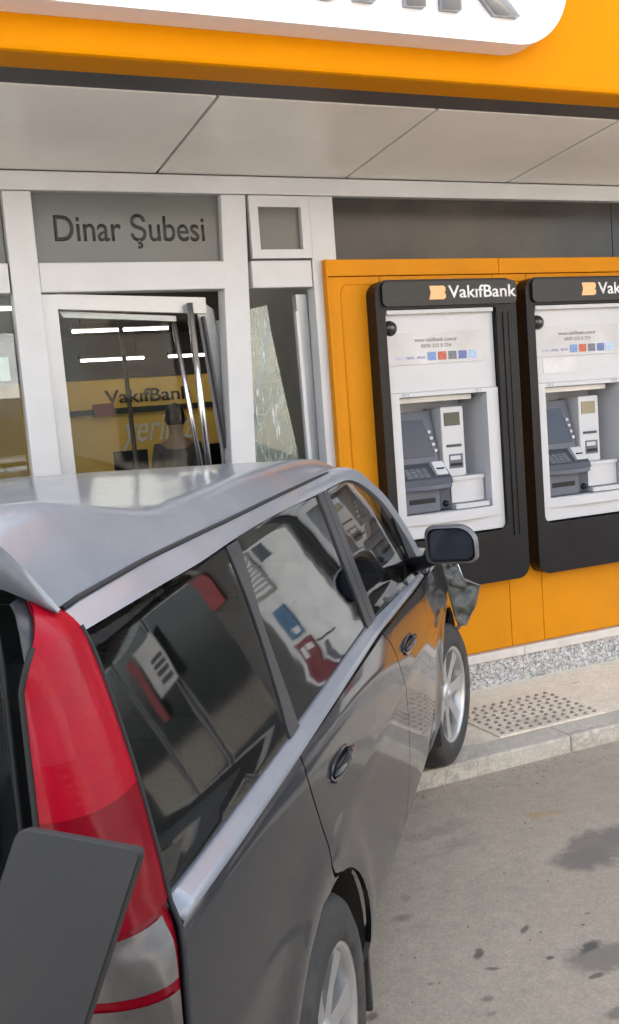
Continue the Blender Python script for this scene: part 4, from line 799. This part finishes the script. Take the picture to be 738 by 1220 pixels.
# roof skin
def roofz(a, b):
    zc = float(pchip(np.clip(a, -.75, 1.62), np.array([-.75, -.4, .2, .7, 1.1, 1.35, 1.62]), np.array([1.530, 1.545, 1.556, 1.554, 1.541, 1.520, 1.475])))
    ze = float(np.interp(a, [-.75, -.55, -.235, .184, .672, 1.19, 1.40, 1.62], [1.478, 1.486, 1.489, 1.491, 1.489, 1.483, 1.474, 1.44])); q = min(1, abs(b)/.612)
    return ze+(zc-ze)*(1-q**9)+.012*math.exp(-((abs(b)-.535)/.05)**2)
def redge(a): return float(np.interp(a, [-.75, -.55, -.235, .2, 1.2, 1.5, 1.62], [.625, .610, .607, .612, .619, .612, .60]))
bs = [-1, -.985, -.965, -.94, -.91, -.875, -.83]+[-.8+i/10 for i in range(17)]+[.83, .875, .91, .94, .965, .985, 1]
As = [-.58+i*.06 for i in range(35)]
rf = MB().grid(lambda a, q: (a+(.10*(1-q*q) if a > 1.4 else 0)*(a-1.4)/.06*.5, -q*redge(a), roofz(a, q*redge(a))), As, bs)
cbuild(rf, 'roof', DUST_SKY_TINT, solid=.004)
for s in (1, -1):
    cbuild(MB().tube([(a, -s*(redge(a)+.004), roofz(a, redge(a))-.001) for a in As if a > -.6], .005, 6), 'roof_gutter', BLACKMAT)
# raised rear spoiler: swells out of the roof towards the trailing edge
def spz(a, q):
    t = max(0, min(1, (.12-a)/.72)); h = .110*(t*t*(3-2*t)); e = abs(q); gq = 1 if e < .84 else max(0, 1-((e-.84)/.16)**2.4)
    return roofz(a, q*redge(max(a, -.75)))+.004+h*gq-.30*max(0, -.50-a)**2*gq
sq = sorted(set([-1+i/24 for i in range(49)]+[e*k for e in (-1, 1) for k in (.9, .93, .95, .97, .985)])); sA = [.10-.043*i for i in range(21)]
def tail(q): return -.735+.05*q*q+.085*abs(q)**12
spo = MB().grid(lambda k, q: ((lambda a: (a, -q*redge(max(a, -.75))*1.0, spz(a, q)))(.10+(tail(q)-.10)*k)), [i/20 for i in range(21)], sq)
spo.grid(lambda k, q: (tail(q)+.075*k*(1-q**8)-.012*math.sin(math.pi*k), -q*redge(-.75), (1-k)*spz(tail(q), q)+k*(roofz(-.70, q*redge(-.7))+.004)), [0, .12, .3, .6, 1], sq)
cbuild(spo, 'spoiler', DUST_SKY_TINT)
# tailgate and rear window
def rearP(q, z, o=0):
    b = q*brear(z); return (arear(z)-.045*(1-q*q)-o, -b, z)
qs = [-.97+1.94*i/16 for i in range(17)]
def rg(z0, z1, m, nm, o=0, k=1, n=8): return cbuild(MB().grid(lambda q, z: rearP(q*k, z, o), qs, [z0+(z1-z0)*i/n for i in range(n+1)]), nm, m, solid=.006)
rg(.60, 1.035, PAINT, 'tailgate'); rg(1.497, 1.515, BLACKPL, 'tailgate_top', -.02, .93); rg(1.04, 1.495, CARGLASS, 'rear_window', .004, .985)
for s in (1, -1): cbuild(MB().tube([rearP(s*.955, 1.03+.0115*i, -.002) for i in range(40)], .006, 6), 'window_seal', BLACKMAT)
cbuild(MB().tube([rearP(-.85+.085*i, 1.496, -.004) for i in range(21)], .007, 6), 'window_seal', BLACKMAT)
cbuild(MB().bbox(-.90, -.86, -.26, .26, .70, .82, .01), 'number_plate', ATMWHITE)
# bumpers (swept section round the ends)
def bumper(aend, dirn, z0, z1, nm):
    mb = MB(); path = []
    for i in range(41):
        q = -1+i/20; b = .80*math.copysign(abs(q)**.75, q); a = aend-dirn*.42*max(0, (abs(q)-.45)/.55)**2.4 - dirn*.05*q*q; path.append((a, -b))
    prof = [(-.06, z1), (-.01, z1-.015), (.0, z1-.06), (.0, z0+.10), (-.02, z0+.03), (-.07, z0)]
    k = 0
    mb.grid(lambda i, j: (path[int(i)][0]+dirn*prof[int(j)][0], path[int(i)][1]*(1+prof[int(j)][0]*.4), prof[int(j)][1]), list(range(41)), list(range(6)))
    return cbuild(mb, nm, PAINT, solid=.006)
bumper(-.855, -1, .25, .615, 'rear_bumper'); bumper(3.22, 1, .22, .62, 'front_bumper')
# bonnet, grille, windscreen
bon = MB().grid(lambda a, q: (a+.06*(1-q*q)*(a-2.1), -q*(.76-.10*max(0, a-2.3)), .975+.05*(1-q*q)-.13*max(0, (a-2.1)/1.05)**2+.03*math.sin(9*a+4*q)*max(0, a-2.5)), [2.12+.05*i for i in range(21)], bs); cbuild(bon, 'bonnet', PAINT, solid=.004)
cbuild(MB().grid(lambda q, z: (3.16+.05*(1-q*q), -q*.55, z), qs, [.60, .70, .80, .86]), 'grille', BLACKPL, solid=.01)
ws = MB().grid(lambda k, q: (1.52+.72*k+.07*(1-q*q), -q*(.585+.13*k), roofz(1.5, q*.6)-.012+(.985-roofz(1.5, q*.6))*k+.03*math.sin(math.pi*k)), [i/10 for i in range(11)], bs); cbuild(ws, 'windscreen', CARGLASSF, solid=.004)
# torn, bent-out corner of the front wing
tl = [(2.36, .835, .93), (2.40, .845, .86), (2.45, .85, .76), (2.50, .86, .66), (2.56, .868, .60)]; trr = [(2.55, .884, .89), (2.58, .90, .815), (2.68, .968, .757), (2.68, .945, .665), (2.62, .90, .585)]
def twp(u, v):
    i_ = min(3, int(v)); f_ = v-i_; L_ = [tl[i_][k]+(tl[i_+1][k]-tl[i_][k])*f_ for k in range(3)]; Q_ = [trr[i_][k]+(trr[i_+1][k]-trr[i_][k])*f_ for k in range(3)]
    p_ = [L_[k]+(Q_[k]-L_[k])*u for k in range(3)]; w_ = math.sin(math.pi*u)
    return (p_[0]+.05*w_*math.sin(4.2*v), -(p_[1]+.016*w_*math.sin(7*v+5*u)+.008*math.sin(19*u+3*v)*w_), p_[2]+.01*w_*math.sin(11*u))
cbuild(MB().grid(twp, [i/12 for i in range(13)], [i/5 for i in range(21)]), 'torn_wing', mat('wing_inner', (.06, .066, .063), .45, dirt=.2), solid=.003)
cbuild(MB().tube([(2.55, -.886, .89), (2.58, -.902, .815), (2.68, -.970, .757), (2.68, -.947, .70)], .003, 6), 'torn_edge', CHROME)
# floor pan, inner shell and seats
cbuild(MB().bbox(-.78, 2.95, -.66, .66, .20, .34, .02), 'floor_pan', BLACKMAT)
cbuild(MB().box(-.72, .10, -.56, .56, .34, .80), 'boot_floor', INTERIOR)
cbuild(MB().bbox(1.72, 2.15, -.70, .70, .72, .95, .04), 'dashboard', BLACKPL)
for s in (1, -1):
    for (a0, nm) in ((.95, 'front_seat'),):
        st = cbuild(MB().prism([(a0, .50), (a0+.50, .56), (a0+.52, .68), (a0+.10, .64), (a0-.12, 1.16), (a0-.24, 1.15), (a0-.10, .50)], 'y', -s*.36-.24, -s*.36+.24), nm, INTERIOR)
        cbuild(MB().bbox(a0-.27, a0-.16, -s*.36-.13, -s*.36+.13, 1.19, 1.36, .04), 'headrest', INTERIOR, st)
st = cbuild(MB().prism([(.14, .50), (.56, .54), (.58, .66), (.20, .64), (-.02, 1.10), (-.14, 1.10), (-.02, .50)], 'y', -.60, .60), 'rear_seat', INTERIOR)
for y in (-.36, .36): cbuild(MB().bbox(-.18, -.08, y-.13, y+.13, 1.13, 1.28, .04), 'headrest', INTERIOR, st)
stw = MB().ring([(.185+.014*math.cos(R_(t)), .014*math.sin(R_(t))) for t in range(0, 360, 45)], 28, 'x', (0, 0, 0), True).build('steering_wheel', BLACKPL, None); stw.parent = car; stw.location = (1.58, .36, .98); stw.rotation_euler = (0, R_(-25), 0)
cbuild(MB().tube([(1.58, .36, .98), (1.85, .36, .86)], .03, 8), 'steering_column', BLACKPL)

# ================================================================== foreground panel on a post
pn = empty('post_panel', (.24, 1.10, 0), 'dark grey rounded plastic panel on a post at lower left, before the tail lamp', 'panel')
corners = [Vector((0.1178, 1.1099, 1.3155)), Vector((0.2296, 1.0142, 1.2976)), Vector((0.1665, 1.0036, 1.1478)), Vector((0.0220, 1.1169, 1.0953))]   # four corners of the tilted face, metres
px_ = (corners[1]-corners[0]); wd = px_.length; px_.normalize(); pz_ = (corners[0]-corners[3]); ht = pz_.length; pz_.normalize(); py_ = pz_.cross(px_).normalized()
sec = rrect(0, wd, -ht, 0, (.02, .02, .010, .014), 6)
def pm(p, d): return tuple(corners[0]+px_*p[0]+pz_*p[1]+py_*d)
v0 = [pm(p, 0) for p in sec]; v1 = [pm((wd/2+(p[0]-wd/2)*1.0, p[1]), .012) for p in sec]; n = len(sec)
ci = [pm((wd/2+(p[0]-wd/2)*.975, -ht/2+(p[1]+ht/2)*.98), -.002) for p in sec]
b = MB().add(ci+v0+v1, [tuple(range(n)), tuple(range(3*n-1, 2*n-1, -1))]+[(i, (i+1) % n, n+(i+1) % n, n+i) for i in range(n)]+[(n+i, n+(i+1) % n, 2*n+(i+1) % n, 2*n+i) for i in range(n)])
W(b, 'panel_shell', PANELGREY, pn)
W(MB().ring([(.0001, -.0035), (.0035, -.003), (.004, .001)], 12, 'y'), 'screw', CHROME, pn)
sc_ = bpy.data.objects['screw']; sc_.matrix_world = Matrix.Translation(pm((wd*.42, -.012), -.002)) @ Matrix((px_, -(-py_), pz_)).transposed().to_4x4()
c0 = Vector(pm((wd*.5, -ht*.85), .02)); W(MB().tube([c0, c0+Vector((.0, .01, -.12)), (c0.x, c0.y+.01, .02)], .018, 12), 'post', PANELGREY, pn)
W(MB().ring([(.0001, .025), (.06, .025), (.11, .012), (.12, .0)], 24, 'z', (c0.x, c0.y+.01, 0)), 'foot', BLACKPL, pn)

# ================================================================== NEXT DOOR (seen mirrored in the car's windows)
km = empty('white_machine', (5.0, 4.80, .3), 'white rounded machine beside the second cash machine, mirrored in the car', 'machine')
W(MB().prism(rrect(4.47, 5.46, .36, 1.95, (.03, .03, .16, .22), 8), 'y', 4.72, 4.86), 'body', mat('white_enamel', (.80, .80, .79), .4, dirt=.05), km)
W(MB().bbox(4.75, 5.05, 4.712, 4.73, .98, .995, .002), 'seam', ATMDARK, km); W(MB().prism([(4.90, .55), (5.04, .55), (5.0, .95), (4.94, .95)], 'y', 4.71, 4.73), 'leg_print', ATMGREY, km)
W(MB().bbox(4.82, 5.0, 4.712, 4.73, 1.72, 1.86, .003), 'camera_box', ATMDARK, km)
def poster(x0, x1, z0, z1, m, label, y=FY-.03, rows=None, rm=None):
    p = empty('poster', ((x0+x1)/2, y, z0), label, 'poster', 'posters beside the bank')
    W(MB().box(x0, x1, y, y+.012, z0, z1), 'sheet', m, p)
    for r in (rows or []): W(MB().box(x0+r[0]*(x1-x0), x0+r[1]*(x1-x0), y-.003, y, z0+r[2]*(z1-z0), z0+r[3]*(z1-z0)), 'print', rm, p)
    return p
poster(5.08, 5.36, .60, 1.06, MAROON, 'maroon poster low on the white machine', y=4.70, rows=[(.1, .4, .8, .9), (.5, .8, .7, .9)], rm=LETTER)
poster(5.10, 5.32, 1.10, 1.34, BLUEPOST, 'blue poster above the maroon one', y=4.70, rows=[(.1, .5, .1, .3)], rm=LETTER)
poster(5.06, 5.44, 1.44, 1.88, mat('grey_print', (.30, .30, .28), .5), 'grey notice with white lines of print on the white machine', y=4.70, rows=[(.05+.03*(k % 3), .95-.1*((k*7) % 4), .06+.12*k, .12+.12*k) for k in range(8)], rm=LETTER)
shop = empty('neighbour_shop', (8.5, FY, 0), 'shop beyond the bank with dark windows and a dark sign', 'building')
W(MB().box(6.6, 16, FY+.2, FY+.4, 0, 4.9), 'wall', DARKWALL, shop)
for k in range(3):
    f = W(MB().box(6.7+2.2*k, 8.75+2.2*k, FY+.13, FY+.2, .3, 2.5), 'shop_window', ALU, shop); child(MB().box(6.78+2.2*k, 8.67+2.2*k, FY+.115, FY+.131, .38, 2.42).build('pane', WINDOWDK), f)
W(MB().bbox(6.5, 13, FY-.2, FY+.2, 2.7, 3.4), 'shop_sign', DARKTRIM, shop)
poster(6.15, 6.55, 1.72, 2.35, REDPOST, 'red banner at the edge of the neighbouring shop', y=FY-.05)
poster(8.5, 9.7, 1.45, 2.25, mat('white_print', (.75, .73, .70), .5), 'white poster with dark print on the neighbouring shop', y=FY+.03, rows=[(.1, .6, .08+.13*k, .16+.13*k) for k in range(4)], rm=INK)
poster(9.9, 10.2, 1.3, 2.2, REDPOST, 'narrow red poster farther along the neighbouring shop', y=FY+.03)
# across the street, behind the photographer
for i, (x0, x1, h, m) in enumerate(((-14, -3, 9, PLASTER), (-3, 7, 7.5, mat('grey_plaster', (.40, .40, .40), .85, dirt=.2, scale=1.2)), (7, 18, 10, mat('tan_plaster', (.40, .355, .30), .85, dirt=.2, scale=1.2)))):
    bd = empty('street_building', ((x0+x1)/2, -13, 0), ('beige', 'grey', 'tan')[i]+' plastered building across the street behind the photographer', 'building', 'buildings across the street')
    W(MB().box(x0, x1, -17, -13, 0, h), 'wall', m, bd)
    for fl in range(int(h//3)):
        for k in range(int((x1-x0)//2.4)):
            W(MB().box(x0+.7+2.4*k, x0+2.0+2.4*k, -13.02, -12.94, .9+3*fl, 2.4+3*fl), 'window', WINDOWDK, bd)

# dark van added out of view to cut light; lamp and mirror reflect it
van = empty('blocker_van', (1.0, -2.2, 0), 'unseen dark blue van added behind the photographer to block light', 'van')
VANP = mat('van_paint', (.02, .028, .05), .3, coat=.8, dirt=.15)
prof = [(-1.6, .30), (-1.62, 1.0), (-1.55, 1.95), (-1.40, 2.08), (1.9, 2.10), (2.15, 2.02), (2.85, 1.22), (3.45, 1.02), (3.58, .80), (3.58, .32), (3.3, .26), (-1.4, .26)]
bmv = bmesh.new(); vsv = [bmv.verts.new((x, -3.1, z)) for x, z in prof]; fv = bmv.faces.new(vsv); ex = bmesh.ops.extrude_face_region(bmv, geom=[fv])
for g_ in ex['geom']:
    if isinstance(g_, bmesh.types.BMVert): g_.co.y = -1.3
bmesh.ops.recalc_face_normals(bmv, faces=bmv.faces[:]); bmesh.ops.bevel(bmv, geom=[e_ for e_ in bmv.edges], offset=.06, segments=3, affect='EDGES')
mev = bpy.data.meshes.new('body'); bmv.to_mesh(mev); bmv.free(); mev.materials.append(VANP); vb = bpy.data.objects.new('body', mev); COL.objects.link(vb); child(vb, van)
for y0, y1 in ((-1.302, -1.292), (-3.108, -3.098)):
    for x0, x1, sl_ in ((-1.35, -.2, 0), (-.1, .95, 0), (1.05, 2.1, .45)):
        W(MB().prism([(x0, 1.18), (x1+sl_, 1.18), (x1, 1.88), (x0, 1.88)], 'y', y0, y1), 'side_window', WINDOWDK, van)
W(MB().hexa([(2.24, -2.95, 1.95), (2.24, -1.45, 1.95), (2.80, -1.45, 1.31), (2.80, -2.95, 1.31)], [(2.22, -2.95, 1.93), (2.22, -1.45, 1.93), (2.78, -1.45, 1.29), (2.78, -2.95, 1.29)]), 'windscreen', WINDOWDK, van)
for x in (-.75, 2.55):
    for y in (-3.0, -1.4):
        wv = W(MB().ring([(.20, -.1), (.29, -.1), (.325, -.06), (.325, .06), (.29, .1), (.20, .1)], 32, 'y', (x, y, .325)), 'wheel', RUBBER, van)
        child(MB().ring([(.0001, -.09), (.12, -.1), (.21, -.085), (.21, .085), (.12, .1), (.0001, .09)], 24, 'y', (x, y, .325)).build('rim', ALLOY), wv)
for y in (-2.95, -1.63): W(MB().bbox(3.5, 3.6, y, y+.2, .72, .86, .03), 'headlamp', CLEARLENS, van); W(MB().bbox(-1.66, -1.56, y+.03, y+.15, .9, 1.3, .02), 'tail_lamp', REDDARK, van)
W(MB().bbox(3.45, 3.68, -3.05, -1.35, .30, .55, .05), 'front_bumper', BLACKPL, van); W(MB().bbox(-1.72, -1.5, -3.05, -1.35, .30, .52, .05), 'rear_bumper', BLACKPL, van)

# grit swept along the foot of the kerb and over the road
gr_ = MB()
for i in range(420):
    x = random.uniform(1.2, 4.6); y = 3.83-abs(random.gauss(0, .10)) if i < 260 else random.uniform(1.6, 3.8); q_ = random.uniform(.0015, .005)
    a_ = random.uniform(0, 6.28); P4 = [(x+q_*math.cos(a_+k*2.1)*random.uniform(.7, 1.3), y+q_*math.sin(a_+k*2.1)*random.uniform(.7, 1.3), .0005) for k in range(3)]
    gr_.add(P4+[(x, y, q_*1.1)], [(0, 1, 3), (1, 2, 3), (2, 0, 3), (2, 1, 0)])
tag(gr_.build('grit', mat('grit_stone', (.16, .14, .12), .9, var=.4, scale=30)), 'fine dark grit scattered along the kerb', 'grit', kind='stuff')
